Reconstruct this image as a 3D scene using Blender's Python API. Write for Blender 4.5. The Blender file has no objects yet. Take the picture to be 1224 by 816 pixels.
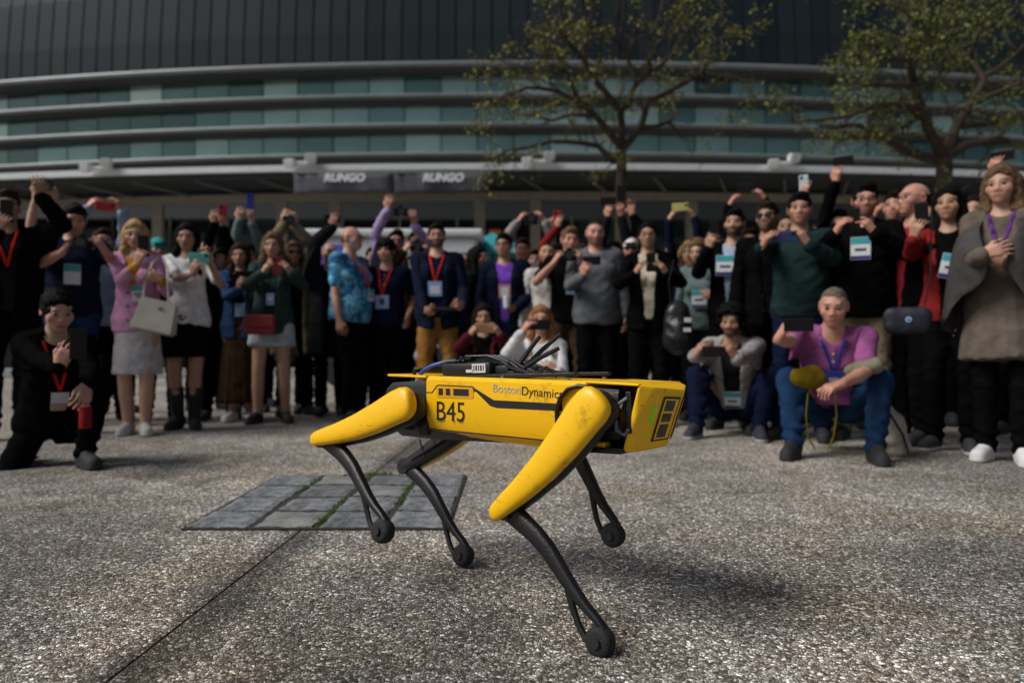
import bpy, bmesh, math, random
import numpy as np
from mathutils import Vector, Matrix, noise
random.seed(7); np.random.seed(7)
sc=bpy.context.scene; C=sc.collection
# ---------------------------------------------------------------- camera, sky, sun, exposure
EYE=.67; FPX=850.; CX=612.; HY=414.           # eye height (m), focal length, centre column and horizon row in photograph pixels
cam=bpy.data.objects.new('camera',bpy.data.cameras.new('camera')); C.objects.link(cam)
cam.location=(0,0,EYE); cam.rotation_euler=(math.radians(90),0,0)
cam.data.sensor_width=36; cam.data.lens=36*FPX/1224; cam.data.shift_y=(HY-408)/1224
cam.data.clip_start=.05; cam.data.clip_end=2000
cam.data.dof.use_dof=True; cam.data.dof.focus_distance=1.78; cam.data.dof.aperture_fstop=2.2
sc.camera=cam
SUN_EL,SUN_AZ=math.radians(46),math.radians(250)
w=bpy.data.worlds.new("World"); sc.world=w; w.use_nodes=True
nt=w.node_tree; bg=nt.nodes['Background']; sky=nt.nodes.new('ShaderNodeTexSky'); sky.sky_type='NISHITA'; sky.sun_disc=False
sky.sun_elevation=SUN_EL; sky.sun_rotation=SUN_AZ; sky.air_density=1.0; sky.dust_density=3.5; sky.ozone_density=1.0
hs=nt.nodes.new('ShaderNodeHueSaturation'); hs.inputs['Saturation'].default_value=.75   # a thin even overcast: the sky's blue is mostly greyed out
nt.links.new(sky.outputs[0],hs.inputs['Color']); nt.links.new(hs.outputs[0],bg.inputs[0]); bg.inputs[1].default_value=.050
sun=bpy.data.objects.new('sun',bpy.data.lights.new('sun','SUN')); C.objects.link(sun)
sun.data.energy=2.9; sun.data.angle=math.radians(28); sun.data.color=(1,.97,.93)
sd=Vector((math.sin(SUN_AZ)*math.cos(SUN_EL),math.cos(SUN_AZ)*math.cos(SUN_EL),math.sin(SUN_EL)))   # towards the sun
sun.rotation_euler=sd.to_track_quat('Z','Y').to_euler()
sc.view_settings.view_transform='Standard'; sc.view_settings.look='None'; sc.view_settings.exposure=.06; sc.view_settings.gamma=1
sc.cycles.use_denoising=True

def at(px,py,Y): return Vector(((px-CX)/FPX*Y,Y,EYE+(HY-py)/FPX*Y))     # where a photograph pixel lies at distance Y

# ---------------------------------------------------------------- helpers
def mesh_obj(name,V,F,mat,parent=None,smooth=False,link=True):
    me=bpy.data.meshes.new(name); me.from_pydata([tuple(map(float,v)) for v in V],[],[tuple(map(int,f)) for f in F])
    if smooth: me.shade_smooth()
    o=bpy.data.objects.new(name,me)
    for m in (mat if isinstance(mat,(list,tuple)) else [mat]): me.materials.append(m)
    C.objects.link(o)
    if parent: o.parent=parent
    return o
def bm_obj(name,bm,mat,parent=None,smooth=False):
    me=bpy.data.meshes.new(name); bm.to_mesh(me); bm.free()
    if smooth: me.shade_smooth()
    for m in (mat if isinstance(mat,(list,tuple)) else [mat]): me.materials.append(m)
    o=bpy.data.objects.new(name,me); C.objects.link(o)
    if parent: o.parent=parent
    return o
def tag(o,label=None,cat=None,group=None,kind=None):
    if label: o['label']=label
    if cat: o['category']=cat
    if group: o['group']=group
    if kind: o['kind']=kind
    return o
def thing(name,label,cat,loc=(0,0,0),rz=0,group=None):
    o=bpy.data.objects.new(name,None); C.objects.link(o); o.location=loc; o.rotation_euler=(0,0,rz); o.empty_display_size=.1
    return tag(o,label,cat,group)
class MB:
    def __init__(s): s.V=[]; s.F=[]
    def add(s,V,F):
        n=len(s.V); s.V+=[tuple(v) for v in V]; s.F+=[tuple(i+n for i in f) for f in F]; return s
    def box(s,c,d,R=None,bev=0.):
        x,y,z=[q/2 for q in d]
        if bev<=0:
            V=[Vector((a*x,b*y,e*z)) for a in(-1,1) for b in(-1,1) for e in(-1,1)]
            F=[(0,1,3,2),(4,6,7,5),(0,4,5,1),(2,3,7,6),(0,2,6,4),(1,5,7,3)]
        else:
            bm=bmesh.new(); bmesh.ops.create_cube(bm,size=1); bmesh.ops.scale(bm,vec=d,verts=bm.verts)
            bmesh.ops.bevel(bm,geom=list(bm.edges),offset=bev,segments=2,affect='EDGES',profile=.5)
            bm.verts.index_update(); V=[v.co.copy() for v in bm.verts]; F=[[v.index for v in f.verts] for f in bm.faces]; bm.free()
        R=R or Matrix.Identity(3); c=Vector(c)
        return s.add([R@v+c for v in V],F)
    def tube(s,pts,r,n=8,caps=True,flat=1.,up=None):
        pts=[Vector(p) for p in pts]; rs=r if isinstance(r,(list,tuple)) else [r]*len(pts); V=[];F=[]
        U=None
        for i,p in enumerate(pts):
            t=(pts[min(i+1,len(pts)-1)]-pts[max(i-1,0)]).normalized()
            if U is None:
                U=Vector(up) if up is not None else (Vector((0,0,1)) if abs(t.z)<.9 else Vector((1,0,0)))
            U=(U-t*U.dot(t)); U=U.normalized() if U.length>1e-6 else t.orthogonal().normalized()
            B=t.cross(U)
            for k in range(n):
                a=2*math.pi*k/n; V.append(p+(U*math.cos(a)*flat+B*math.sin(a))*rs[i])
        m=len(pts)
        for i in range(m-1):
            for k in range(n): F.append((i*n+k,i*n+(k+1)%n,(i+1)*n+(k+1)%n,(i+1)*n+k))
        if caps: F.append(tuple(range(n-1,-1,-1))); F.append(tuple((m-1)*n+k for k in range(n)))
        return s.add(V,F)
    def loft(s,rings,caps=True,closed=True):
        n=len(rings[0]); V=[v for r in rings for v in r]; F=[]
        for i in range(len(rings)-1):
            for k in range(n if closed else n-1): F.append((i*n+k,i*n+(k+1)%n,(i+1)*n+(k+1)%n,(i+1)*n+k))
        if caps: F.append(tuple(range(n-1,-1,-1))); F.append(tuple((len(rings)-1)*n+k for k in range(n)))
        return s.add(V,F)
    def cyl(s,a,b,r,n=20): return s.tube([a,b],r,n)
    def build(s,name,mat,parent=None,smooth=False): return mesh_obj(name,s.V,s.F,mat,parent,smooth)
def auto_smooth(o,deg=35):
    o.data.shade_smooth()
    bm=bmesh.new(); bm.from_mesh(o.data)
    bmesh.ops.recalc_face_normals(bm,faces=bm.faces)
    for e in bm.edges:
        if len(e.link_faces)==2 and e.calc_face_angle(0)>math.radians(deg): e.smooth=False
    bm.to_mesh(o.data); bm.free(); return o
def bevel(o,w=.004,seg=2,deg=30):
    m=o.modifiers.new('bevel','BEVEL'); m.width=w; m.segments=seg; m.limit_method='ANGLE'; m.angle_limit=math.radians(deg); m.harden_normals=False
    return o

# ---------------------------------------------------------------- materials
MATS={}
def new_mat(name):
    m=bpy.data.materials.new(name); m.use_nodes=True; return m,m.node_tree,m.node_tree.nodes['Principled BSDF']
def nd(t,ty,**kw):
    n=t.nodes.new(ty)
    for k,v in kw.items():
        if k in n.inputs: n.inputs[k].default_value=v
        else: setattr(n,k,v)
    return n
def mat(name,col,rough=.6,metal=0.,var=.15,scale=8.,bump=0.,bscale=60.,spec=.5,coat=0.,emit=None,coords='Object'):
    key=(name,)
    if key in MATS: return MATS[key]
    m,t,p=new_mat(name); tc=nd(t,'ShaderNodeTexCoord'); L=t.links.new
    n=nd(t,'ShaderNodeTexNoise',Scale=scale,Detail=6.); L(tc.outputs[coords],n.inputs['Vector'])
    r=nd(t,'ShaderNodeMapRange'); r.inputs['From Min'].default_value=.3; r.inputs['From Max'].default_value=.7
    r.inputs['To Min'].default_value=1-var; r.inputs['To Max'].default_value=1+var; L(n.outputs[0],r.inputs[0])
    mx=nd(t,'ShaderNodeMix',data_type='RGBA',blend_type='MULTIPLY'); mx.inputs[0].default_value=1
    mx.inputs[6].default_value=(*col,1); L(r.outputs[0],mx.inputs[7]); L(mx.outputs[2],p.inputs['Base Color'])
    p.inputs['Roughness'].default_value=rough; p.inputs['Metallic'].default_value=metal; p.inputs['Specular IOR Level'].default_value=spec
    if coat: p.inputs['Coat Weight'].default_value=coat; p.inputs['Coat Roughness'].default_value=.1
    if bump:
        b=nd(t,'ShaderNodeTexNoise',Scale=bscale,Detail=4.); L(tc.outputs[coords],b.inputs['Vector'])
        bp=nd(t,'ShaderNodeBump'); bp.inputs['Strength'].default_value=bump; bp.inputs['Distance'].default_value=.01
        L(b.outputs[0],bp.inputs['Height']); L(bp.outputs[0],p.inputs['Normal'])
    if emit: p.inputs['Emission Color'].default_value=(*emit[0],1); p.inputs['Emission Strength'].default_value=emit[1]
    MATS[key]=m; return m
def cloth(name,col,rough=.9,var=.22): return mat('cloth_'+name,col,rough,var=var,scale=14.,bump=.8,bscale=20.,spec=.0)
# ---------------------------------------------------------------- ground
def ground_mat(name,tone=1.):
    m,t,p=new_mat(name); L=t.links.new; tc=nd(t,'ShaderNodeTexCoord')
    geo=nd(t,'ShaderNodeNewGeometry')
    warp=nd(t,'ShaderNodeTexNoise',Scale=40.,Detail=2.); L(geo.outputs['Position'],warp.inputs['Vector'])
    va=nd(t,'ShaderNodeVectorMath',operation='MULTIPLY_ADD'); va.inputs[1].default_value=(.016,.016,.016); L(warp.outputs['Color'],va.inputs[0]); L(geo.outputs['Position'],va.inputs[2])
    v1=nd(t,'ShaderNodeTexVoronoi',Scale=125.); L(va.outputs[0],v1.inputs['Vector'])
    v2=nd(t,'ShaderNodeTexVoronoi',Scale=230.); L(va.outputs[0],v2.inputs['Vector'])
    def ramp(src,pts):
        r=nd(t,'ShaderNodeValToRGB'); e=r.color_ramp.elements; r.color_ramp.interpolation='LINEAR'
        while len(e)<len(pts): e.new(.5)
        for k,(q,c) in enumerate(pts): e[k].position=q; e[k].color=(*c,1)
        L(src,r.inputs[0]); return r
    s1=nd(t,'ShaderNodeSeparateColor'); L(v1.outputs['Color'],s1.inputs[0])
    s2=nd(t,'ShaderNodeSeparateColor'); L(v2.outputs['Color'],s2.inputs[0])
    peb=[(0,(.020,.018,.016)),(.20,(.055,.049,.042)),(.40,(.125,.110,.092)),(.58,(.225,.19,.15)),(.74,(.285,.275,.26)),(.88,(.46,.445,.41)),(1,(.64,.63,.60))]
    c1=ramp(s1.outputs[0],peb); c2=ramp(s2.outputs[1],[(q,tuple(x*.72 for x in c)) for q,c in peb])
    # cement between the pebbles
    d1=nd(t,'ShaderNodeTexVoronoi',feature='DISTANCE_TO_EDGE',Scale=125.); L(va.outputs[0],d1.inputs['Vector'])
    big=nd(t,'ShaderNodeMath',operation='GREATER_THAN'); L(s1.outputs[1],big.inputs[0]); big.inputs[1].default_value=.36
    mix=nd(t,'ShaderNodeMix',data_type='RGBA'); L(big.outputs[0],mix.inputs[0]); L(c2.outputs[0],mix.inputs[6]); L(c1.outputs[0],mix.inputs[7])
    e1=nd(t,'ShaderNodeMapRange'); e1.inputs['From Min'].default_value=.02; e1.inputs['From Max'].default_value=.10; L(d1.outputs[0],e1.inputs[0])
    cem=nd(t,'ShaderNodeMix',data_type='RGBA'); L(e1.outputs[0],cem.inputs[0]); cem.inputs[6].default_value=(.050,.044,.037,1); L(mix.outputs[2],cem.inputs[7])
    # broad patches of dirt and wear
    n1=nd(t,'ShaderNodeTexNoise',Scale=.75,Detail=5.,Roughness=.6); L(geo.outputs['Position'],n1.inputs['Vector'])
    n2=nd(t,'ShaderNodeTexNoise',Scale=5.,Detail=4.); L(geo.outputs['Position'],n2.inputs['Vector'])
    a1=nd(t,'ShaderNodeMapRange'); a1.inputs['From Min'].default_value=.32; a1.inputs['From Max'].default_value=.66; a1.inputs['To Min'].default_value=1.75*tone; a1.inputs['To Max'].default_value=3.1*tone; L(n1.outputs[0],a1.inputs[0])
    a2=nd(t,'ShaderNodeMapRange'); a2.inputs['From Min'].default_value=.3; a2.inputs['From Max'].default_value=.7; a2.inputs['To Min'].default_value=.8; a2.inputs['To Max'].default_value=1.15; L(n2.outputs[0],a2.inputs[0])
    mm=nd(t,'ShaderNodeMath',operation='MULTIPLY'); L(a1.outputs[0],mm.inputs[0]); L(a2.outputs[0],mm.inputs[1])
    fin=nd(t,'ShaderNodeMix',data_type='RGBA',blend_type='MULTIPLY'); fin.inputs[0].default_value=1; L(cem.outputs[2],fin.inputs[6]); L(mm.outputs[0],fin.inputs[7])
    # warm rusty tint in places
    n3=nd(t,'ShaderNodeTexNoise',Scale=1.7,Detail=3.); L(geo.outputs['Position'],n3.inputs['Vector'])
    a3=nd(t,'ShaderNodeMapRange'); a3.inputs['From Min'].default_value=.48; a3.inputs['From Max'].default_value=.68; L(n3.outputs[0],a3.inputs[0])
    tint=nd(t,'ShaderNodeMix',data_type='RGBA',blend_type='MULTIPLY'); L(a3.outputs[0],tint.inputs[0]); L(fin.outputs[2],tint.inputs[6]); tint.inputs[7].default_value=(1.0,.92,.80,1)
    # ragged damp stain beside the joint; outer blobs paint a vignette into the colour
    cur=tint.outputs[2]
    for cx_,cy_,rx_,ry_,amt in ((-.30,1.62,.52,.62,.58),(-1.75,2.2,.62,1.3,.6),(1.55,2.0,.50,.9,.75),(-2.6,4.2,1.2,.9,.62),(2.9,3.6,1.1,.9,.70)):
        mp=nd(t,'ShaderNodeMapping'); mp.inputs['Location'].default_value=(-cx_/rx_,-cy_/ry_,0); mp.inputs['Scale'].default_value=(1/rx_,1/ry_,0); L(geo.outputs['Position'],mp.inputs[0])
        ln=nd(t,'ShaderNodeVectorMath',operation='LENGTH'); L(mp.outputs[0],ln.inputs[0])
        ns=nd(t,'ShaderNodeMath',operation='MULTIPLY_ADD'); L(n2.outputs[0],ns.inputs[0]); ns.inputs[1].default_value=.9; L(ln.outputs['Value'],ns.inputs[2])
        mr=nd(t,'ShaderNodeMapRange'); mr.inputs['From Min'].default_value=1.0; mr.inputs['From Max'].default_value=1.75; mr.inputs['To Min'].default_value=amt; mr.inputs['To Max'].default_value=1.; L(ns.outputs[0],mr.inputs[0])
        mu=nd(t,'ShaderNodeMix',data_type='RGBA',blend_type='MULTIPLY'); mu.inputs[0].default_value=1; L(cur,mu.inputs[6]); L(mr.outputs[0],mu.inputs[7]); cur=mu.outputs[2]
    # grime gathered along the long joint
    sp=nd(t,'ShaderNodeSeparateXYZ'); L(geo.outputs['Position'],sp.inputs[0])
    dj=nd(t,'ShaderNodeMath',operation='MULTIPLY_ADD'); L(sp.outputs['Y'],dj.inputs[0]); dj.inputs[1].default_value=-.035; L(sp.outputs['X'],dj.inputs[2])
    dk=nd(t,'ShaderNodeMath',operation='ADD'); L(dj.outputs[0],dk.inputs[0]); dk.inputs[1].default_value=.835
    da=nd(t,'ShaderNodeMath',operation='ABSOLUTE'); L(dk.outputs[0],da.inputs[0])
    dn=nd(t,'ShaderNodeMath',operation='MULTIPLY_ADD'); L(n2.outputs[0],dn.inputs[0]); dn.inputs[1].default_value=.05; L(da.outputs[0],dn.inputs[2])
    dm=nd(t,'ShaderNodeMapRange'); dm.inputs['From Min'].default_value=.05; dm.inputs['From Max'].default_value=.15; dm.inputs['To Min'].default_value=.40; dm.inputs['To Max'].default_value=1.; L(dn.outputs[0],dm.inputs[0])
    mu=nd(t,'ShaderNodeMix',data_type='RGBA',blend_type='MULTIPLY'); mu.inputs[0].default_value=1; L(cur,mu.inputs[6]); L(dm.outputs[0],mu.inputs[7]); cur=mu.outputs[2]
    L(cur,p.inputs['Base Color']); p.inputs['Roughness'].default_value=.82; p.inputs['Specular IOR Level'].default_value=.35
    hb=nd(t,'ShaderNodeMapRange'); hb.inputs['From Max'].default_value=.25; L(d1.outputs[0],hb.inputs[0])
    ad=nd(t,'ShaderNodeMath',operation='MULTIPLY_ADD'); L(s1.outputs[2],ad.inputs[0]); ad.inputs[1].default_value=.5; L(hb.outputs[0],ad.inputs[2])
    bp=nd(t,'ShaderNodeBump'); bp.inputs['Strength'].default_value=.75; bp.inputs['Distance'].default_value=.004; L(ad.outputs[0],bp.inputs['Height']); L(bp.outputs[0],p.inputs['Normal'])
    return m
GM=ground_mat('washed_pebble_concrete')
dirt=mat('joint_dirt',(.085,.074,.060),.95,bump=.5,bscale=80.,var=.3,scale=30.)
def sheet(name,corners,z,m):   # a slab with a thickness
    V=[(x,y,z) for x,y in corners]+[(x,y,z-.06) for x,y in corners]
    o=mesh_obj(name,V,[(0,1,2,3),(4,5,1,0),(5,6,2,1),(6,7,3,2),(7,4,0,3)],m); tag(o,kind='structure'); return o
base=mesh_obj('ground',[(-900,-60,-.0035),(900,-60,-.0035),(900,1500,-.0035),(-900,1500,-.0035)],[(0,1,2,3)],dirt); tag(base,kind='structure')
JX=lambda y:-.86+.035*y; g=.0045; JY=3.27
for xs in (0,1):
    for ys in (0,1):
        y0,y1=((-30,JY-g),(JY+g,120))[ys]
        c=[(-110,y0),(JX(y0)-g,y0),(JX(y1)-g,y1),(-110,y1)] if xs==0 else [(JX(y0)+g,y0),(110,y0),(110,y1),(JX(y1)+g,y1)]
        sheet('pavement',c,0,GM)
# slate setts let into the paving
slate=mat('slate',(.17,.18,.19),.7,var=.5,scale=22.,bump=1.,bscale=60.)
slate_b=mat('slate_dark',(.13,.137,.145),.7,var=.5,scale=22.,bump=1.,bscale=60.)
slate_c=mat('slate_pale',(.20,.205,.20),.7,var=.35,scale=7.,bump=.6,bscale=40.)
moss=mat('moss',(.055,.085,.012),.95,var=.45,scale=60.,bump=1.,bscale=220.)
patch=thing('stone_patch','square patch of sixteen grey slate stones set in the pebbled paving behind the robot','paving',(-.72,3.13,0))
bedm=mat('stone_bed',(.03,.028,.022),.95,bump=.6)
mb=MB().box((0,0,.0035),(.975,1.078,.007)); mb.build('bed',bedm,patch)
pw,pd=.243,.268
slab_me={}
for i in range(4):
    for j in range(4):
        rr=random.Random(i*7+j); bm=bmesh.new(); bmesh.ops.create_grid(bm,x_segments=9,y_segments=9,size=.5)
        for v in bm.verts:
            e=max(abs(v.co.x),abs(v.co.y))
            q=noise.noise(Vector((v.co.x*3+i*5,v.co.y*3+j*9,1)))
            v.co.x=v.co.x*(pw-.017)+ (.009*noise.noise(Vector((v.co.y*22,i*3.1,j))) if e>.49 else 0); v.co.y=v.co.y*(pd-.018)+(.009*noise.noise(Vector((v.co.x*22,i,j*2.3+9))) if e>.49 else 0)
            v.co.z=.014+q*.005+rr.uniform(-.0015,.0015)-(.005 if e>.49 else 0)
        ed=[e for e in bm.edges if e.is_boundary]
        r=bmesh.ops.extrude_edge_only(bm,edges=ed)
        for v in r['geom']:
            if isinstance(v,bmesh.types.BMVert): v.co.z=.0035
        kx,ky=rr.uniform(.93,1.0),rr.uniform(.92,1.0)
        for v in bm.verts: v.co.x*=kx; v.co.y*=ky
        o=bm_obj('stone',bm,(slate,slate_b,slate_c)[(i*5+j*3+i*j)%3],patch); o.location=((i-1.5)*pw,(j-1.5)*pd,0); o.rotation_euler=(rr.uniform(-.014,.014),rr.uniform(-.014,.014),rr.uniform(-.02,.02))
# moss in the joints: tiny tufts in uneven runs
mv=MB(); rr=random.Random(3)
def tuft(x,y,s):
    h=s*rr.uniform(.5,1.0); V=[]; 
    for k in range(6): a=k*math.pi/3+rr.random(); V.append((x+math.cos(a)*s,y+math.sin(a)*s,.006))
    V.append((x+rr.uniform(-.3,.3)*s,y,.010+h)); mv.add(V,[(k,(k+1)%6,6) for k in range(6)])
for jx,(ya,yb),n in ((0,(-.5,.52),330),(1,(-.15,.5),200),(-1,(.1,.4),25)):
    for _ in range(n):
        y=rr.uniform(ya,yb)
        if noise.noise(Vector((jx*7.3,y*5,2)))>-.15: tuft(jx*pw+rr.gauss(0,.006),y,rr.uniform(.006,.014))
for _ in range(150): tuft(rr.gauss(.0,.06),2*pd+.004+rr.gauss(0,.012),rr.uniform(.004,.012))
for _ in range(120): tuft(rr.gauss(pw,.03),pd*.6+rr.gauss(0,.03),rr.uniform(.004,.010))
mo=mv.build('moss',moss,patch); tag(mo,kind='stuff')

# ---------------------------------------------------------------- arena building
conc=mat('ledge_metal',(.185,.215,.225),.45,metal=.15,var=.12,scale=.8)
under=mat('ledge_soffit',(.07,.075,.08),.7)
roofm=[mat('roof_zinc_%s'%n,c,.6,spec=.12,var=.18,scale=.7,bump=.1,bscale=3.) for n,c in (('blue',(.014,.023,.030)),('grey',(.018,.027,.033)),('dark',(.011,.019,.026)))]
ribm=mat('roof_seam',(.018,.022,.026),.6)
backm=mat('mullion_dark',(.015,.02,.022),.6)
RB=165.; BX,BY=1.0,40.+RB
def arc(x,R=RB,cx=BX,cy=BY): a=(x-cx)/RB; return Vector((cx+math.sin(a)*R,cy-math.cos(a)*R,0))
def hz(py,Y=40.): return EYE+(HY-py)/FPX*Y
arena=thing('arena_building','curved arena with a dark ribbed metal roof above four bands of teal glass','building',(BX,40,0))
def rel(v,o): return Vector(v)-o.location
def strip(name,x0,x1,n,prof,m,parent,mats=None):   # sweep a profile [(radius offset outward, z)] along the curved front
    rings=[]
    for i in range(n+1):
        x=x0+(x1-x0)*i/n; rings.append([rel(arc(x,RB+dr)+Vector((0,0,z)),parent) for dr,z in prof])
    mb=MB().loft(rings); return mb.build(name,m,parent)
XL,XR=-46.,46.
ledges=[(78,.27,1.10),(114,.23,.90),(149,.23,.90),(184,.22,.90)]
zl=[hz(py,39.2) for py,_,_ in ledges]
for (py,th,pr),z in zip(ledges,zl):
    strip('ledge',XL,XR,60,[(-.3,z+th/2+.02),(pr,z+th/2),(pr+.06,z+th*.1),(pr,z-th/2),(-.3,z-th/2-.1)],conc,arena)
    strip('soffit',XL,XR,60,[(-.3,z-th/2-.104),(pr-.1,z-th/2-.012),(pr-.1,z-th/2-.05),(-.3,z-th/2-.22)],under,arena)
strip('wall',XL,XR,60,[(-.35,0),(-.06,0),(-.06,zl[0]),(-.35,zl[0])],backm,arena)
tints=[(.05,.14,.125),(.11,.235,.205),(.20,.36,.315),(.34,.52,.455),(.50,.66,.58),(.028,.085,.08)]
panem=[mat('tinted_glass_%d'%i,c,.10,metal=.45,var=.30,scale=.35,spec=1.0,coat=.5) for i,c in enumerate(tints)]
blindm=mat('blind_cloth',(.42,.45,.42),.8,var=.08)
band=[(zl[1]+.17,zl[0]-.30),(zl[2]+.17,zl[1]-.27),(zl[3]+.17,zl[2]-.27),(zl[3]-1.55,zl[3]-.27)]
step=2.05; rr=random.Random(11); pcache={}
for b,(z0,z1) in enumerate(band):
    x=XL+1; i=0
    while x<XR-1:
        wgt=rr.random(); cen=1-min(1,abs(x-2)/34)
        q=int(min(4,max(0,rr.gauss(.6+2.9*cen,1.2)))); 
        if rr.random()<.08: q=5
        a=arc(x+step/2,RB+.0); ang=(x+step/2-BX)/RB
        key=(b,q)
        if key not in pcache:
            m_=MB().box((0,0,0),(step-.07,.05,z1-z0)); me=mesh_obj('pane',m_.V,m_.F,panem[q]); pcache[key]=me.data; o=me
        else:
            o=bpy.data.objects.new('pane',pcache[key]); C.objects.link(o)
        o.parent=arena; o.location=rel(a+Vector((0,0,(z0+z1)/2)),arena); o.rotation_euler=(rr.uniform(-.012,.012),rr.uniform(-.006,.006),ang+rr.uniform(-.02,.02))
        x+=step; i+=1
# roof: one panel between each pair of seams
z0=zl[0]+.16; x=XL; rr=random.Random(5); rp={}
rst=1.02; prof=[(.12,0.),(.04,2.),(-.22,5.),(-1.0,9.)]
while x<XR:
    q=rr.choice([0,0,1,1,2])
    if q not in rp:
        V=[];F=[]
        for i,(dr,dz) in enumerate(prof):
            V+=[(-rst/2+.05,-dr,dz),(rst/2-.05,-dr,dz)]
            if i: F.append((2*i-2,2*i-1,2*i+1,2*i))
        n=len(V); V+=[(vx,vy+.12,vz) for vx,vy,vz in V]
        F+=[(1,0,n,n+1)]+[(2*i,2*i+2,n+2*i+2,n+2*i) for i in range(3)]+[(2*i+3,2*i+1,n+2*i+1,n+2*i+3) for i in range(3)]
        o=mesh_obj('roof_panel',V,F,roofm[q],arena); rp[q]=o.data
    else: o=bpy.data.objects.new('roof_panel',rp[q]); C.objects.link(o); o.parent=arena
    ang=(x+rst/2-BX)/RB; o.location=rel(arc(x+rst/2)+Vector((0,0,z0)),arena); o.rotation_euler=(0,0,ang+rr.uniform(-.004,.004))
    x+=rst
strip('roof_deck',XL,XR,60,[(.06,z0-.05),(-.04,z0+2),(-.30,z0+5),(-1.08,z0+9),(-2,z0+9),(-2,z0)],ribm,arena)

# ---------------------------------------------------------------- entrance canopy, columns, glazed front under it
RC=84.; CXC=.5
def carc(x,Y): a=(x-CXC)/RC; R=RC-(Y-16.); return Vector((CXC+math.sin(a)*R,16.+RC-math.cos(a)*R,0))
canopy=thing('entrance_canopy','long curved flat canopy with a pale front edge on slim beige columns','canopy',(0,16,0))
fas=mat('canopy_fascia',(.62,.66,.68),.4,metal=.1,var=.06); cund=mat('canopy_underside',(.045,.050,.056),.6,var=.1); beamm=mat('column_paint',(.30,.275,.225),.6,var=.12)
raft=mat('rafter_paint',(.16,.17,.17),.5)
HC=4.68
def cstrip(name,x0,x1,n,prof,m,smooth=False):
    rings=[]
    for i in range(n+1):
        x=x0+(x1-x0)*i/n; rings.append([rel(carc(x,Y)+Vector((0,0,z)),canopy) for Y,z in prof])
    return MB().loft(rings).build(name,m,canopy)
cstrip('fascia',-19,19,48,[(15.9,HC-.05),(15.9,HC+.09),(16.02,HC+.09),(16.02,HC-.05)],fas)
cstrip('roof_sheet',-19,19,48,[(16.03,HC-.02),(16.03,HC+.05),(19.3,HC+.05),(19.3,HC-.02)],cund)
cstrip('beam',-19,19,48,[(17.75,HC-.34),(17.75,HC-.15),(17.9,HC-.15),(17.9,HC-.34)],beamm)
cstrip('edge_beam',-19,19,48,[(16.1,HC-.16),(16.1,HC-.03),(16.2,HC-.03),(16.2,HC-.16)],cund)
for x in np.arange(-18.5,18.6,1.55):
    a=carc(x,16.2); b=carc(x+.75,17.75); R=MB()
    R.tube([rel(a+Vector((0,0,HC-.09)),canopy),rel(b+Vector((0,0,HC-.17)),canopy)],.035,6); R.build('rafter',raft,canopy)
for px in (-120,20,165,327,394,572,640,742+90,960,1115,1290):
    c=carc((px-CX)/FPX*17.85,17.83); mb=MB().box((0,0,(HC-.345)/2),(.26,.16,HC-.345)); o=mb.build('column',beamm,canopy); o.location=rel(c,canopy)
# floodlights sitting on the canopy edge
flm=mat('floodlight_white',(.75,.78,.78),.4)
for px,lab in ((102,'pair of small white floodlights on the canopy edge at the far left of the crowd'),(360,'pair of small white floodlights on the canopy edge above the end of the banner'),(643,'pair of small white floodlights on the canopy edge left of the tree trunk'),(936,'pair of small white floodlights on the canopy edge between the two trees')):
    c=carc((px-CX)/FPX*15.9,15.78); fl=thing('floodlight',lab,'floodlight',(c.x,c.y,HC+.09),group='floodlights along the canopy edge')
    MB().box((0,.05,.03),(.60,.08,.06)).build('bracket',flm,fl)
    for s in (-1,1):
        bm=bmesh.new(); bmesh.ops.create_cube(bm,size=1); bmesh.ops.scale(bm,vec=(.27,.22,.22),verts=bm.verts)
        for v in bm.verts:
            if v.co.y>0: v.co.x*=.7; v.co.z*=.7
        bmesh.ops.bevel(bm,geom=list(bm.edges),offset=.03,segments=2,affect='EDGES')
        o=bm_obj('lamp_head',bm,flm,fl); o.location=(s*.23,-.04,.12 if s>0 else .0); o.rotation_euler=(.35,0,s*.15)
# banner hung from the canopy
banm=mat('banner_cloth',(.075,.078,.098),.85,var=.25,scale=2.,bump=.4,bscale=5.); banm2=mat('banner_cloth_dark',(.058,.058,.070),.85,var=.25,scale=2.,bump=.4,bscale=5.)
white=mat('white_print',(.75,.77,.82),.7,var=.03)
ban=thing('banner','dark grey fabric banner printed twice with a white word, hung below the canopy edge','banner',tuple(at(467,220,15.7)))
def ban_half(pa,pb,m):
    n=14; V=[];F=[]
    for i in range(n+1):
        for j in range(5):
            p=at(pa+(pb-pa)*i/n,207.5+(232-207.5)*j/4-(1.5*j/4)*((i/n)**1.0),15.72)-ban.location; p.y+=.03*math.sin(i*.9+j*.3)+.02*math.sin(i*2.3); V.append(p)
    for i in range(n):
        for j in range(4): a=i*5+j; F.append((a,a+1,a+6,a+5))
    o=mesh_obj('banner_panel',V,F,m,ban,True); s=o.modifiers.new('thick','SOLIDIFY'); s.thickness=.012; return o
ban_half(351,470,banm); ban_half(471,585,banm2)
MB().tube([at(350,206.5,15.74)-ban.location,at(586,206.5,15.74)-ban.location],.025,8).build('top_rail',raft,ban)
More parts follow.
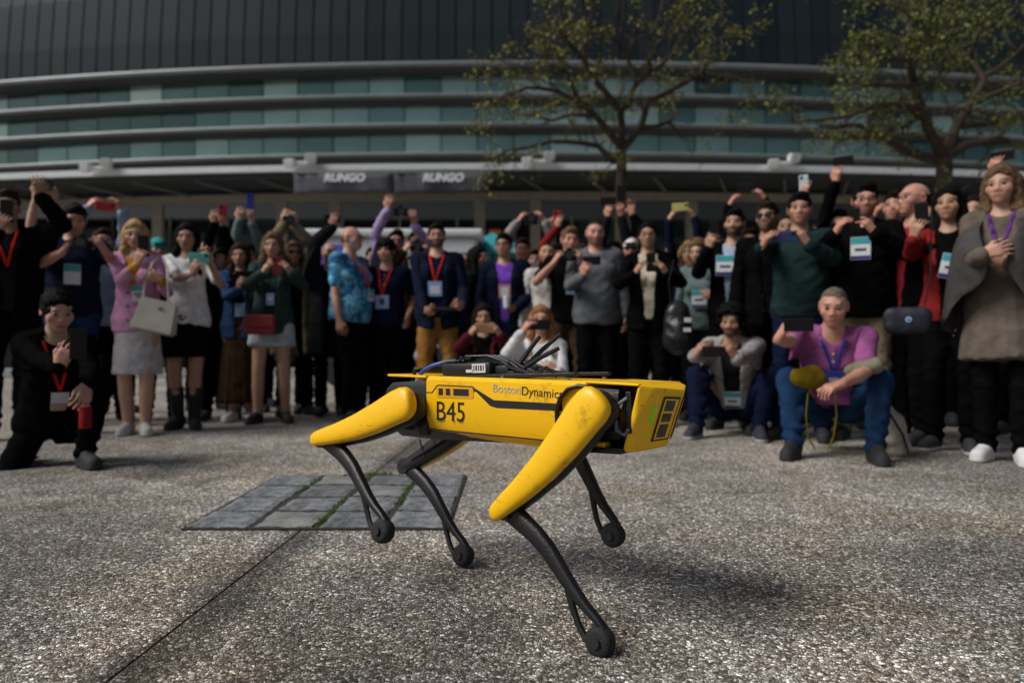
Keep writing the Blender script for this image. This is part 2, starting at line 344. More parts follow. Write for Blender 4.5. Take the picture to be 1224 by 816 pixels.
def text_obj(name,body,size,m,parent,M,extrude=.0006,shear=0.,sx=1.,align='LEFT',offset=0.):
    cu=bpy.data.curves.new(name,'FONT'); cu.body=body; cu.size=size; cu.extrude=extrude; cu.shear=shear; cu.align_x=align; cu.resolution_u=3; cu.offset=offset
    o=bpy.data.objects.new(name,cu); C.objects.link(o); dg=bpy.context.evaluated_depsgraph_get(); dg.update()
    me=bpy.data.meshes.new_from_object(o.evaluated_get(dg)); bpy.data.objects.remove(o); 
    n=bpy.data.objects.new(name,me); me.materials.clear(); me.materials.append(m); C.objects.link(n)
    if parent: n.parent=parent
    me.transform(Matrix.Diagonal((sx,1,1,1))); n.matrix_local=M; return n
for px in (411,529):
    p=at(px,216.5,15.655)-ban.location
    text_obj('lettering','RUNGO',.24,white,ban,Matrix.Translation(p)@Matrix.Rotation(math.radians(90),4,'X'),extrude=.002,shear=.25,sx=1.02,align='CENTER',offset=.012)
# glazed front
gl=[mat('entrance_glass_%d'%i,c,.08,var=.4,scale=.6,spec=.35) for i,c in enumerate([(.006,.009,.010),(.010,.016,.016),(.004,.005,.006)])]
front=thing('glazed_entrance','dark glass entrance front with thin steel mullions below the canopy','entrance',(0,20.5,0))
MB().box((0,.35,2.2),(40,.3,4.4)).build('rear_wall',mat('dark_interior',(.008,.009,.010),.9),front)
rr=random.Random(2); steelm=mat('mullion_steel',(.05,.055,.055),.5,metal=.3)
for i in range(24):
    for z0_,z1_ in ((.1,2.5),(2.58,4.3)):
        o=MB().box((0,0,0),(1.55,.03,z1_-z0_)).build('pane',rr.choice(gl),front); o.location=(-18.9+i*1.65,rr.uniform(-.01,.01),(z0_+z1_)/2); o.rotation_euler=(rr.uniform(-.01,.01),0,rr.uniform(-.02,.02))
    MB().box((-18.9+i*1.65+.825,-.03,2.2),(.07,.10,4.4)).build('mullion',steelm,front)
# white kiosk van with a lit screen, seen over heads; teal tent; strip of red tape
kio=thing('kiosk_trailer','white catering trailer with a purple and blue poster panel behind the crowd','trailer',(-1.95,12.4,0))
km=mat('kiosk_white',(.62,.65,.66),.4,var=.05)
MB().box((0,0,1.45),(2.75,1.6,2.0),bev=.06).build('body',km,kio)
MB().box((0,0,2.52),(2.95,1.75,.13),bev=.04).build('roof',km,kio)
def poster():
    m,t,p=new_mat('poster_print'); L=t.links.new; tc=nd(t,'ShaderNodeTexCoord'); n=nd(t,'ShaderNodeTexNoise',Scale=2.2,Detail=2.); L(tc.outputs['Object'],n.inputs['Vector'])
    r=nd(t,'ShaderNodeValToRGB'); e=r.color_ramp.elements; e[0].position=.38; e[0].color=(.10,.02,.32,1); e[1].position=.6; e[1].color=(.05,.22,.75,1); L(n.outputs[0],r.inputs[0]); L(r.outputs[0],p.inputs['Base Color']); p.inputs['Roughness'].default_value=.5; return m
MB().box((-.95,-.82,1.75),(.62,.03,1.15)).build('poster',poster(),kio)
MB().box((.75,-.82,1.85),(1.0,.03,.7)).build('serving_hatch',mat('hatch_dark',(.25,.30,.36),.3),kio)
for s in (-1,1):
    for q in (-1,1): MB().cyl((s*.8,q*.82-.08,.33),(s*.8,q*.82+.08,.33),.33,20).build('wheel',mat('tyre',(.015,.015,.015),.8),kio)
tent=thing('teal_parasol','teal fabric parasol edge on a pole seen above heads','parasol',(-.35,13.,0))
tm=mat('teal_fabric',(.02,.26,.30),.8,var=.1)
V=[(0,0,2.75)];F=[]
for k in range(6): a=k*math.pi/3; V.append((1.0*math.cos(a),1.0*math.sin(a),2.28))
F=[(0,1+k,1+(k+1)%6) for k in range(6)]
o=mesh_obj('fabric_top',V,F,tm,tent); sl=o.modifiers.new('thick','SOLIDIFY'); sl.thickness=.03
MB().cyl((0,0,0),(0,0,2.72),.025,10).build('pole',steelm,tent); MB().cyl((0,0,0),(0,0,.08),.28,20).build('foot_plate',steelm,tent)
rib_=thing('barrier_tape','thin red and orange tape strung between entrance columns','tape',tuple(at(570,278,17)))
rt=mat('red_tape',(.45,.05,.02),.6); pts=[at(530+i*9,277+1.2*math.sin(i*.5),17.)-rib_.location for i in range(10)]
MB().tube(pts,.03,6,flat=.3).build('tape',rt,rib_)
for q in (545,592): 
    p=at(q,277,16.95)-rib_.location; MB().box(p,(.28,.05,.12),bev=.02).build('flag',mat('orange_flag',(.55,.14,.03),.6),rib_)
# low kerb and planter wall at the right, far back
kb=mesh_obj('kerb',*(lambda m_:(m_.V,m_.F))(MB().box((0,0,.11),(9,.5,.22),bev=.02)),mat('kerb_stone',(.36,.32,.23),.8,bump=.3,var=.2)); kb.location=(9.6,15.0,0); tag(kb,kind='structure')
kb2=mesh_obj('kerb',*(lambda m_:(m_.V,m_.F))(MB().box((0,0,.1),(14,.3,.2),bev=.02)),mat('kerb_grey',(.30,.31,.30),.8,bump=.3,var=.2)); kb2.location=(-9,15.3,0); tag(kb2,kind='structure')

# ---------------------------------------------------------------- trees
def leaf_mat(name,col):
    m,t,p=new_mat(name); L=t.links.new; oi=nd(t,'ShaderNodeNewGeometry'); 
    hsv=nd(t,'ShaderNodeHueSaturation'); hsv.inputs['Color'].default_value=(*col,1)
    r=nd(t,'ShaderNodeMapRange'); r.inputs['To Min'].default_value=.45; r.inputs['To Max'].default_value=1.5; L(oi.outputs['Random Per Island'],r.inputs[0]); L(r.outputs[0],hsv.inputs['Value'])
    L(hsv.outputs[0],p.inputs['Base Color']); p.inputs['Roughness'].default_value=.6
    p.inputs['Transmission Weight'].default_value=0
    return m
bark=mat('bark',(.045,.032,.020),.9,var=.35,scale=18.,bump=1.,bscale=40.)
def tree(name,label,Y,limbs,r0,seed,leafm,nleaf,twigl):
    rr=random.Random(seed); rootp=at(limbs[0][0][0],HY,Y); rootp.z=0
    T=thing(name,label,'tree',tuple(rootp)); wood=MB(); tw=MB(); tips=[]
    depth={}
    for li,lb in enumerate(limbs):
        pts=[]; dy=rr.uniform(-1.2,1.2) if li else 0
        n=len(lb)
        for i,(px,py) in enumerate(lb):
            key=(px,py)
            if key in depth: y=depth[key]
            elif li==0: y=Y
            else: y=(pts[-1][1] if pts else Y)+dy/n+rr.uniform(-.15,.15)
            depth[key]=y; pts.append((None,y,px,py))
        P=[]
        for q in pts:
            v=at(q[2],q[3],q[1]); P.append(v-rootp)
        if li==0: P=[Vector((P[0].x*.0,0,0))]+P
        # smooth the limb
        S=[]
        for i in range(len(P)-1):
            a,b=P[i],P[i+1]; pa=P[max(0,i-1)]; pb=P[min(len(P)-1,i+2)]
            m=max(2,int((b-a).length/.25))
            for k in range(m):
                t=k/m; S.append(.5*((2*a)+(b-pa)*t+(2*pa-5*a+4*b-pb)*t*t+(3*a-pa-3*b+pb)*t**3)+Vector((rr.gauss(0,.018),rr.gauss(0,.018),rr.gauss(0,.018)))*(0 if li==0 else 1))
        S.append(P[-1])
        ra=r0 if li==0 else lb_r[lb[0]] if lb[0] in lb_r else r0*.4
        rb=r0*.72 if li==0 else max(.012,ra*.28)
        R=[ra+(rb-ra)*i/(len(S)-1) for i in range(len(S))]
        if li==0: R[0]*=1.5
        wood.tube(S,R,9 if li==0 else 7)
        for i in range(len(lb)): lb_r.setdefault(lb[i],max(.02,(ra+(rb-ra)*i/max(1,len(lb)-1))*.82))
        if li:
            for i in range(max(2,len(S)//4),len(S)):
                for _ in range(2 if rr.random()<.75 else 1): tips.append((S[i],(S[i]-S[i-1]).normalized(),R[i]))
            tips.append((S[-1],(S[-1]-S[-2]).normalized(),R[-1])); tips.append((S[-1],(S[-1]-S[-2]).normalized(),R[-1]))
    leafpts=[]
    def twig(p,d,r,L,lev):
        n=max(3,int(L/.12)); pts=[p]; v=d.copy()
        for i in range(n):
            v=(v+Vector((rr.gauss(0,.22),rr.gauss(0,.22),rr.gauss(.03,.18)))).normalized(); pts.append(pts[-1]+v*L/n)
            if lev<2 and rr.random()<.55: twig(pts[-1],(v+Vector((rr.gauss(0,.8),rr.gauss(0,.8),rr.gauss(.1,.5)))).normalized(),r*.6,L*rr.uniform(.35,.65),lev+1)
            if i>n*.35: leafpts.append((pts[-1],v))
        tw.tube(pts,[r*(1-.75*i/n) for i in range(n+1)],4,caps=False)
    for p,d,r in tips:
        dd=(d*.6+Vector((rr.gauss(0,.6),rr.gauss(0,.6),rr.gauss(.15,.5)))).normalized()
        twig(p,dd,min(.018,r*.5),twigl*rr.uniform(.4,1.2),0)
    wood.build('trunk',bark,T,True); o=tw.build('twigs',bark,T); tag(o,kind='stuff')
    lf=MB()
    for _ in range(nleaf):
        p,v=rr.choice(leafpts)
        if noise.noise(p*1.1+Vector((seed,0,0)))<-.12: continue
        c=p+Vector((rr.gauss(0,.06),rr.gauss(0,.06),rr.gauss(-.02,.06)))
        a=Vector((rr.gauss(0,1),rr.gauss(0,1),rr.gauss(-.2,.7))).normalized(); b=a.orthogonal().normalized(); b.rotate(Matrix.Rotation(rr.uniform(0,6.28),3,a))
        l=rr.uniform(.028,.07); wd=l*.36; nrm=a.cross(b)*l*.15
        lf.add([c,c+a*l*.5+b*wd+nrm,c+a*l,c+a*l*.5-b*wd+nrm],[(0,1,2),(0,2,3)])
    o=lf.build('crown',leafm,T); tag(o,kind='stuff'); return T
lb_r={}
def cr(x0,y0,k,*pts): return [(x0+a/k,y0+b/k) for a,b in pts]
K1=lambda *p: cr(580,0,3.547,*p)
tree('young_tree','slender bare-branched tree with sparse olive spring leaves right of the banner',11.8,[
 K1((575,816),(578,730),(576,640)),
 K1((576,640),(530,580),(470,490),(390,430),(300,390),(180,380),(90,400)),
 K1((576,640),(550,690),(480,620),(350,600),(200,620),(80,640)),
 K1((576,640),(578,470),(500,390),(440,300),(370,200),(330,150)),
 K1((578,470),(640,370),(700,310),(790,240),(850,150),(900,90)),
 K1((640,370),(610,260),(560,190),(490,130),(350,90),(310,40)),
 K1((610,260),(620,180),(700,150),(740,60),(760,-40)),
 K1((576,640),(660,540),(690,430),(800,380),(920,310),(950,190),(1000,170)),
 K1((660,540),(770,525),(800,480),(800,390)),
 K1((920,310),(1050,330),(1130,350)),
 K1((470,490),(360,490),(220,500),(100,470)),
 K1((390,430),(340,310),(260,270),(110,270)),
 K1((440,300),(420,180),(450,60),(430,-60)),
 K1((560,190),(590,60),(560,-60)),
 K1((700,310),(720,200),(800,120),(860,20)),
 ],.115,21,leaf_mat('leaf_olive',(.19,.19,.02)),8000,.62)
lb_r={}
K2=lambda *p: cr(930,0,3.707,*p)
tree('spreading_tree','darker spreading tree with fuller olive leaves behind the right end of the crowd',11.0,[
 K2((735,830),(738,760),(735,700)),
 K2((735,700),(640,500),(600,380),(590,270),(500,260),(400,250)),
 K2((640,500),(450,460),(300,520),(80,540)),
 K2((735,700),(800,560),(870,450),(910,350),(850,270),(790,220)),
 K2((910,350),(1060,230),(1150,150)),
 K2((800,560),(1000,540),(1120,500)),
 K2((590,270),(700,220),(760,100),(800,-20)),
 K2((700,220),(650,150),(560,40),(410,5)),
 K2((870,450),(1000,400),(1120,340)),
 K2((735,700),(640,690),(500,640),(350,560),(200,560)),
 K2((735,700),(850,640),(980,620),(1100,640)),
 K2((600,380),(480,370),(330,390),(200,400)),
 K2((850,270),(880,150),(950,30),(980,-60)),
 K2((640,500),(560,560),(430,600),(300,620)),
 K2((600,380),(560,200),(600,80),(570,-60)),
 K2((1060,230),(1000,120),(1060,0)),
 ],.15,33,leaf_mat('leaf_deep_olive',(.12,.14,.018)),13500,.68)
# ---------------------------------------------------------------- the four-legged robot, built in its own frame (x forward, y left, z up) and then posed
def paint():
    m,t,p=new_mat('yellow_paint'); L=t.links.new; tc=nd(t,'ShaderNodeTexCoord')
    n=nd(t,'ShaderNodeTexNoise',Scale=9.,Detail=8.,Roughness=.7); L(tc.outputs['Object'],n.inputs['Vector'])
    r=nd(t,'ShaderNodeMapRange'); r.inputs['From Min'].default_value=.575; r.inputs['From Max'].default_value=.68; L(n.outputs[0],r.inputs[0])
    n2=nd(t,'ShaderNodeTexNoise',Scale=3.,Detail=3.); L(tc.outputs['Object'],n2.inputs['Vector'])
    mx=nd(t,'ShaderNodeMix',data_type='RGBA'); L(n2.outputs[0],mx.inputs[0]); mx.inputs[6].default_value=(.92,.49,.0015,1); mx.inputs[7].default_value=(.97,.57,.002,1)
    sc_=nd(t,'ShaderNodeMix',data_type='RGBA'); 
    k=nd(t,'ShaderNodeMath',operation='MULTIPLY'); L(r.outputs[0],k.inputs[0]); k.inputs[1].default_value=.55
    # long scratches
    mp=nd(t,'ShaderNodeMapping'); mp.inputs['Scale'].default_value=(14,40,60); mp.inputs['Rotation'].default_value=(.3,.6,.2); L(tc.outputs['Object'],mp.inputs[0])
    n3=nd(t,'ShaderNodeTexNoise',Scale=1.3,Detail=5.); L(mp.outputs[0],n3.inputs['Vector'])
    r3=nd(t,'ShaderNodeMapRange'); r3.inputs['From Min'].default_value=.68; r3.inputs['From Max'].default_value=.74; r3.inputs['To Max'].default_value=.7; L(n3.outputs[0],r3.inputs[0])
    mxx=nd(t,'ShaderNodeMath',operation='MAXIMUM'); L(k.outputs[0],mxx.inputs[0]); L(r3.outputs[0],mxx.inputs[1])
    L(mxx.outputs[0],sc_.inputs[0]); L(mx.outputs[2],sc_.inputs[6]); sc_.inputs[7].default_value=(.06,.035,.008,1)
    L(sc_.outputs[2],p.inputs['Base Color']); p.inputs['Roughness'].default_value=.38; p.inputs['Specular IOR Level'].default_value=.5
    b=nd(t,'ShaderNodeTexNoise',Scale=350.,Detail=2.); L(tc.outputs['Object'],b.inputs['Vector']); bp=nd(t,'ShaderNodeBump'); bp.inputs['Strength'].default_value=.06; bp.inputs['Distance'].default_value=.002; L(b.outputs[0],bp.inputs['Height']); L(bp.outputs[0],p.inputs['Normal'])
    return m
YEL=paint(); BLK=mat('black_plastic',(.008,.008,.009),.42,var=.3,scale=20.,bump=.15,bscale=200.); RUB=mat('black_rubber',(.010,.010,.0105),.75,bump=.4,bscale=260.)
GRY=mat('dark_anodised',(.035,.037,.040),.4,metal=.5,var=.2); INK=mat('black_ink',(.008,.008,.008),.5,var=.02); SLV=mat('silver_ink',(.50,.47,.36),.35,metal=.3,var=.05)
LENS=mat('lens_glass',(.006,.006,.008),.05,coat=1.,var=.05); LED=mat('green_led',(.10,.50,.04),.4,emit=((.12,.8,.05),.12),var=.05); LBL=mat('label_white',(.62,.63,.62),.6,var=.05); BLU=mat('blue_cable',(.01,.06,.32),.4,var=.05); ALU=mat('bare_metal',(.35,.36,.37),.3,metal=.9)
DTH=mat('dark_sheath',(.02,.04,.05),.5)
T=Vector((.0315,1.9237,.4911)); yaw,pit,rol=.631,-.0405,-.0193
RM=Matrix.Rotation(-yaw,3,'Z')@Matrix.Rotation(pit,3,'Y')@Matrix.Rotation(rol,3,'X')
robot=thing('robot_dog','yellow and black four legged robot walking on the pebbled paving','robot',(T.x,T.y,0))
MB4=Matrix.Translation((0,0,T.z))@RM.to_4x4()
def rp_(o): o.matrix_local=MB4; return o
def rbuild(mb,name,m,parent=None,smooth=True,deg=35,bev=0.):
    o=mb.build(name,m,None)
    if smooth: auto_smooth(o,deg)
    if bev: bevel(o,bev)
    if parent is None: o.parent=robot; o.matrix_local=MB4
    else: o.parent=parent
    return o
def topz(x): return .097-.0405*(x+.05) if x<.3 else .0828-.066*(x-.3)
# body shell: swept section
def body_sec(x,dy=0.,dz=0.,bel=0.):
    t=topz(x); b=-.045-.018*(x+.245)/.4
    h=.120-dy
    pts=[(h-.012,t-dz),(h,t-.010-dz),(h+.001,t-.045),(h,b+.035),(h-.012,b+dz),(h-.050,b-.012-bel+dz),(0,b-.016-bel+dz)]
    r=[Vector((x,y,z)) for y,z in pts]; l=[Vector((x,-v.y,v.z)) for v in reversed(r[:-1])]
    return r+l
xs=[-.2455,-.243,-.20,-.13,0,.11,.20,.262,.265]
body=rbuild(MB().loft([body_sec(x,.003 if i in(0,len(xs)-1) else 0,.003 if i in (0,len(xs)-1) else 0) for i,x in enumerate(xs)]),'body_shell',YEL,deg=22)
# belly pan
def bel_sec(x,d): 
    b=-.045-.018*(x+.245)/.4
    pts=[(.112,b+.001),(.100,b-.004-d),(.06,b-.008-d),(0,b-.010-d)]
    r=[Vector((x,y,z)) for y,z in pts]; return r+[Vector((x,-v.y,v.z)) for v in reversed(r[:-1])]
rbuild(MB().loft([bel_sec(x,d) for x,d in ((-.15,.0),(-.10,.006),(0,.010),(.10,.012),(.22,.012),(.25,.0))]),'belly_pan',YEL,deg=30)
# dark seam under the side panel
for s in (-1,1):
    rbuild(MB().tube([(x,s*.1185,-.045-.018*(x+.245)/.4+.004) for x in np.linspace(-.24,.26,9)],.0022,5),'seam',BLK)
# black core showing at both ends, under a thin yellow top plate
rbuild(MB().loft([[Vector((x,y,z)) for y,z in ((.105,t),(.112,t-.02),(.105,-.05+b),(.07,-.075+b),(-.07,-.075+b),(-.105,-.05+b),(-.112,t-.02),(-.105,t))] for x,t,b in ((-.415,.070,.02),(-.39,.088,.006),(-.25,.093,0),(.26,.072,0),(.345,.064,0))]),'chassis',BLK,deg=30)
def plate(x0,x1,y,th=.006,dz=.0,taper=0.):
    V=[];  
    for x,yy in ((x0,y-taper),(x1,y)):
        V+=[(x,-yy,topz(x)+dz-th),(x,yy,topz(x)+dz-th),(x,yy,topz(x)+dz),(x,-yy,topz(x)+dz)]
    return MB().add(V,[(0,3,2,1),(4,5,6,7),(0,1,5,4),(1,2,6,5),(2,3,7,6),(3,0,4,7)])
rbuild(plate(-.43,-.248,.118,.007,.001,.03),'rear_top_plate',YEL,bev=.002)
rbuild(plate(.267,.402,.119,.006,.001),'front_top_plate',YEL,bev=.002)
# nose: faceted cap with a camera window on either side
NT=[(.400,-.1205,.0745),(.430,-.086,.0675),(.460,-.006,.0600),(.460,.006,.0600),(.430,.086,.0675),(.400,.1205,.0745)]
NM=[(.398,-.1215,-.010)]
NBo=[(.352,-.1140,-.0800),(.378,-.082,-.0800),(.411,-.006,-.0725),(.411,.006,-.0725),(.378,.082,-.0800),(.352,.1140,-.0800)]
def plane_x(A,B,C_,y,z):
    A,B,C_=Vector(A),Vector(B),Vector(C_); N=(B-A).cross(C_-A); return A.x-(N.y*(y-A.y)+N.z*(z-A.z))/N.x
for i,j,k in ((1,2,2),(4,3,3)): q=NBo[i]; NBo[i]=(plane_x(NT[i],NT[j],NBo[k],q[1],q[2]),q[1],q[2])
bm=bmesh.new()
for v in NT+NBo+[(.389,-.1195,-.012),(.389,.1195,-.012),(.40,-.10,.0775),(.422,-.045,.0712),(.422,.045,.0712),(.40,.10,.0775)]: bm.verts.new(v)
bmesh.ops.convex_hull(bm,input=list(bm.verts)); bmesh.ops.dissolve_limit(bm,angle_limit=.05,verts=list(bm.verts),edges=list(bm.edges))
nose=bm_obj('nose',bm,YEL,robot); nose.matrix_local=MB4; bevel(nose,.006,3,12); nose.data.shade_smooth() if False else None
for s in (-1,1):
    A,B,Cc,D=[Vector((p[0],p[1]*(1 if s<0 else -1),p[2])) for p in (NT[1],NT[2],NBo[2],NBo[1])]
    N=(B-A).cross(D-A).normalized(); 
    if N.x<0: N=-N
    def fp(u,v,h=.0): 
        a=A.lerp(B,u); b=D.lerp(Cc,u); return a.lerp(b,v)+N*h
    def quad(name,u0,u1,v0,v1,h0,h1,m):
        V=[fp(u,v,h0) for u,v in((u0,v0),(u1,v0),(u1,v1),(u0,v1))]+[fp(u,v,h1) for u,v in((u0,v0),(u1,v0),(u1,v1),(u0,v1))]
        return rbuild(MB().add(V,[(4,5,6,7),(0,1,5,4),(1,2,6,5),(2,3,7,6),(3,0,4,7)]),name,m,smooth=False)
    quad('camera_bezel',.36,.97,.13,.86,-.002,.0026,BLK)
    quad('camera_frame',.41,.92,.16,.83,-.001,.0036,YEL)
    quad('camera_window',.47,.80,.185,.36,-.001,.0044,LENS); quad('camera_window',.47,.80,.40,.54,-.001,.0044,LENS); quad('camera_window',.47,.80,.58,.80,-.001,.0044,LENS)
    for q in range(4): quad('status_light',.10,.155,.27+q*.075,.325+q*.075,-.001,.0045,LED)
# hip modules, actuator cans, brackets, screws
for sx in (1,-1):
    for s in (-1,1):
        rbuild(MB().cyl((sx*.298-.055,s*.055,-.006),(sx*.298+.055,s*.055,-.006),.062,24),'hip_motor',GRY)
        rbuild(MB().cyl((sx*.298,s*.06,0),(sx*.298,s*.128,0),.046,24),'hip_joint',BLK)
        for k in range(6):
            a=k*math.pi/3; rbuild(MB().cyl((sx*.298+.034*math.cos(a),s*.1275,.034*math.sin(a)),(sx*.298+.034*math.cos(a),s*.1315,.034*math.sin(a)),.004,8),'bolt',ALU)
for s in (-1,1):
    # guard panels either side of the front hip and a cable loop over it
    rbuild(MB().box((.374,s*.1165,.012),(.014,.004,.095)),'guard',BLK,bev=.002)
    lp=[(.372,s*.119,.045),(.352,s*.128,.030),(.347,s*.132,.0),(.351,s*.131,-.028),(.366,s*.126,-.038),(.374,s*.119,-.025)]
    rbuild(MB().tube(lp,.0045,8),'cable_loop',mat('grey_cable',(.10,.13,.16),.35,var=.1))
    rbuild(MB().tube([(.185,s*.121,-.018),(.188,s*.126,.015),(.200,s*.129,.045),(.222,s*.129,.066),(.250,s*.126,.074),(.285,s*.122,.068)],.0085,8,flat=.6),'cable_guard',BLK)
    rbuild(MB().tube([(.262,s*.1225,.070),(.259,s*.1235,.03)],.0075,8),'cable_guard',BLK)
    rbuild(MB().box((.30,s*.09,-.076),(.11,.06,.014),bev=.003),'skid_plate',BLK)
    rbuild(MB().box((.285,s*.10,-.064),(.05,.03,.012),bev=.003),'skid_trim',YEL)
    rbuild(MB().box((-.258,s*.113,-.035),(.03,.02,.05),bev=.003),'rear_bracket',BLK)
# markings on the sides: black stripe, slotted vent, lettering
for s in (-1,1):
    P=lambda x,z,h=.0008:Vector((x,s*(.1206+h),z))
    def poly(pts,name,m,h=.0008,par=None):
        fl=(lambda q:q if s<0 else q[::-1]); V=[P(x,z,h) for x,z in pts]+[P(x,z,-.003) for x,z in pts]; n=len(pts)
        F=[tuple(range(n)) if s<0 else tuple(range(n-1,-1,-1))]+[(k,(k+1)%n,n+(k+1)%n,n+k) for k in range(n)]
        return rbuild(MB().add(V,F),name,m,smooth=False)
    poly([(-.078,.071),(-.066,.068),(-.008,.039),(.20,.031),(.20,.0135),(.002,.019),(-.020,.024),(-.066,.061),(-.080,.060)],'stripe',INK)
    poly([(-.244,.0605),(-.222,.0605),(-.206,.0775),(-.20,.0805),(-.08,.0755),(-.072,.072),(-.072,.069),(-.080,.0725),(-.20,.0775),(-.204,.0745),(-.220,.0575),(-.244,.0575)],'outline',INK)
    poly([(-.204,.0745),(-.078,.0705),(-.074,.066),(-.074,.047),(-.079,.043),(-.200,.0455),(-.205,.050)],'vent_panel',mat('yellow_panel',(.74,.35,.004),.4,var=.05),.0016)
    for a,b in ((-.196,-.181),(-.170,-.155),(-.143,-.090)):
        f=lambda x:-.03*(x+.196); poly([(a,.0705+f(a)*1),(b,.0705+f(b)),(b,.0525+f(b)),(a,.0525+f(a))],'vent_slot',INK,.0024)
    def lab(body,x,z,size,m,sxx=1.,name='lettering',off=0.,rot=0.):
        Rt=Matrix.Rotation(math.radians(90),4,'X') if s<0 else Matrix.Rotation(math.radians(180),4,'Z')@Matrix.Rotation(math.radians(90),4,'X')
        o=text_obj(name,body,size,m,robot,Matrix.Identity(4),extrude=.0004,sx=sxx,offset=off)
        w_=max(v.co.x for v in o.data.vertices)
        M=Matrix.Translation(P(x if s<0 else x+w_,z,.0006))@Matrix.Rotation(rot*(1),4,'Y')@Rt
        o.matrix_local=MB4@M; return w_
    wd=lab('B45',-.2115,-.016,.0750,INK,.93,rot=.03)
    if s<0: w1=lab('Boston',-.012,.060,.0315,SLV,1.0,rot=.075); lab('Dynamics',-.012+w1+.002,.060-.0026*w1/.03,.0315,INK,1.0,rot=.075)
    else:   # read from the other side the words run the other way
        w2=lab('Dynamics',-.012,.058,.0315,INK,1.0); lab('Boston',-.012+w2+.002,.058,.0315,SLV,1.0)
# payload on the back: rails, computer box, label, cables, antennas
for s in (-1,1): rbuild(MB().box((.0,s*.085,topz(0)+.006),(.44,.016,.010),bev=.002),'payload_rail',BLK)
rbuild(MB().box((-.125,-.02,topz(-.12)+.022),(.170,.15,.032),bev=.006),'payload_box',BLK)
rbuild(MB().loft([[Vector((x,-.055+.11*k/8,topz(x)+.038+h*math.sin(math.pi*k/8)**.5)) for k in range(9)]+[Vector((x,.055,topz(x)+.030)),Vector((x,-.055,topz(x)+.030))] for x,h in ((-.15,.003),(-.135,.014),(-.09,.019),(-.04,.012),(-.005,.002))]),'payload_hood',BLK,deg=50)
rbuild(MB().box((-.075,-.0965,topz(-.07)+.0245),(.046,.002,.024)),'white_label',LBL,smooth=False)
rbuild(MB().box((-.105,-.0965,topz(-.1)+.0165),(.028,.002,.008)),'white_label',LBL,smooth=False)
for i in range(5): rbuild(MB().box((-.091+i*.008,-.0978,topz(-.07)+.025),(.003+.002*(i%2),.0006,.014)),'barcode',INK,smooth=False)
rbuild(MB().box((-.012,-.03,topz(0)+.022),(.045,.10,.022),bev=.004),'cable_block',GRY)
rr=random.Random(4)
for k in range(9):
    y=-.080+k*.016; rbuild(MB().tube([(-.05,y*.6,topz(-.05)+.030),(-.01,y*.9,topz(0)+.038+rr.uniform(-.006,.010)),(.03,y+rr.uniform(-.01,.01),topz(.03)+.026+rr.uniform(-.006,.008)),(.08,y*1.1,topz(.08)+.016),(.13,y*1.05,topz(.13)+.008)],.0036,7),'cable',BLK)
for k in range(3):      # slack loops lying on the hood
    y=-.07+.03*k; rbuild(MB().tube([(-.17,y,topz(-.17)+.040),(-.13,y-.012,topz(-.13)+.056),(-.07,y+.01,topz(-.07)+.058),(-.02,y,topz(-.02)+.046),(.03,y-.01,topz(.03)+.022)],.0034,7),'cable',BLK)
rbuild(MB().tube([(-.30,-.085,topz(-.3)+.002),(-.285,-.083,topz(-.28)+.016),(-.255,-.08,topz(-.25)+.029),(-.225,-.075,topz(-.2)+.037)],.0062,8),'blue_cable',BLU)
rbuild(MB().tube([(-.228,-.076,topz(-.2)+.036),(-.205,-.07,topz(-.2)+.041),(-.185,-.06,topz(-.2)+.041)],.0075,8),'cable_sheath',DTH)
rbuild(MB().tube([(-.187,-.062,topz(-.2)+.041),(-.165,-.05,topz(-.17)+.043),(-.145,-.04,topz(-.14)+.050)],.0045,8),'cable',BLK)
rbuild(MB().box((-.150,-.04,topz(-.15)+.050),(.028,.03,.009),bev=.002),'plug',BLK)
rbuild(MB().tube([(-.32,-.095,topz(-.3)-.02),(-.315,-.09,topz(-.3)+.012),(-.30,-.06,topz(-.3)+.016),(-.29,.02,topz(-.3)+.012)],.007,8,flat=.5),'strap',BLK)
rbuild(MB().tube([(-.13,-.045,topz(-.13)+.056),(-.09,-.045,topz(-.09)+.059),(-.05,-.045,topz(-.05)+.052),(-.015,-.045,topz(-.015)+.042)],.0026,6),'hood_trim',ALU)
def an(name,pa,pb,r):
    pa,pb=Vector(pa),Vector(pb); m_=pa.lerp(pb,.5)+Vector((.004,.0,.006))
    rbuild(MB().tube([pa,pa.lerp(m_,.15),pa.lerp(m_,.2),m_,pb],[r*1.3,r*1.3,r,r,r*.9],10),name,RUB)
zt=topz(.03)
an('antenna',(.005,-.040,zt+.024),(.062,-.005,zt+.110),.0062)
an('antenna',(.020,-.030,zt+.022),(.095,.045,zt+.116),.0062)
an('antenna',(.025,-.055,zt+.016),(.125,-.010,zt+.076),.0062)
rbuild(MB().tube([(.09,-.06,zt+.012),(.11,-.05,zt+.028),(.125,-.045,zt+.012),(.135,-.04,zt+.0)],.0036,7),'cable',BLK)
rbuild(MB().box((.028,-.045,zt+.012),(.06,.07,.016),bev=.003),'antenna_base',BLK)
for x,y in ((-.19,-.07),(.0,-.09),(.2,-.09),(.2,.09)): rbuild(MB().cyl((x,y,topz(x)),(x,y,topz(x)+.006),.006,10),'bolt',ALU)

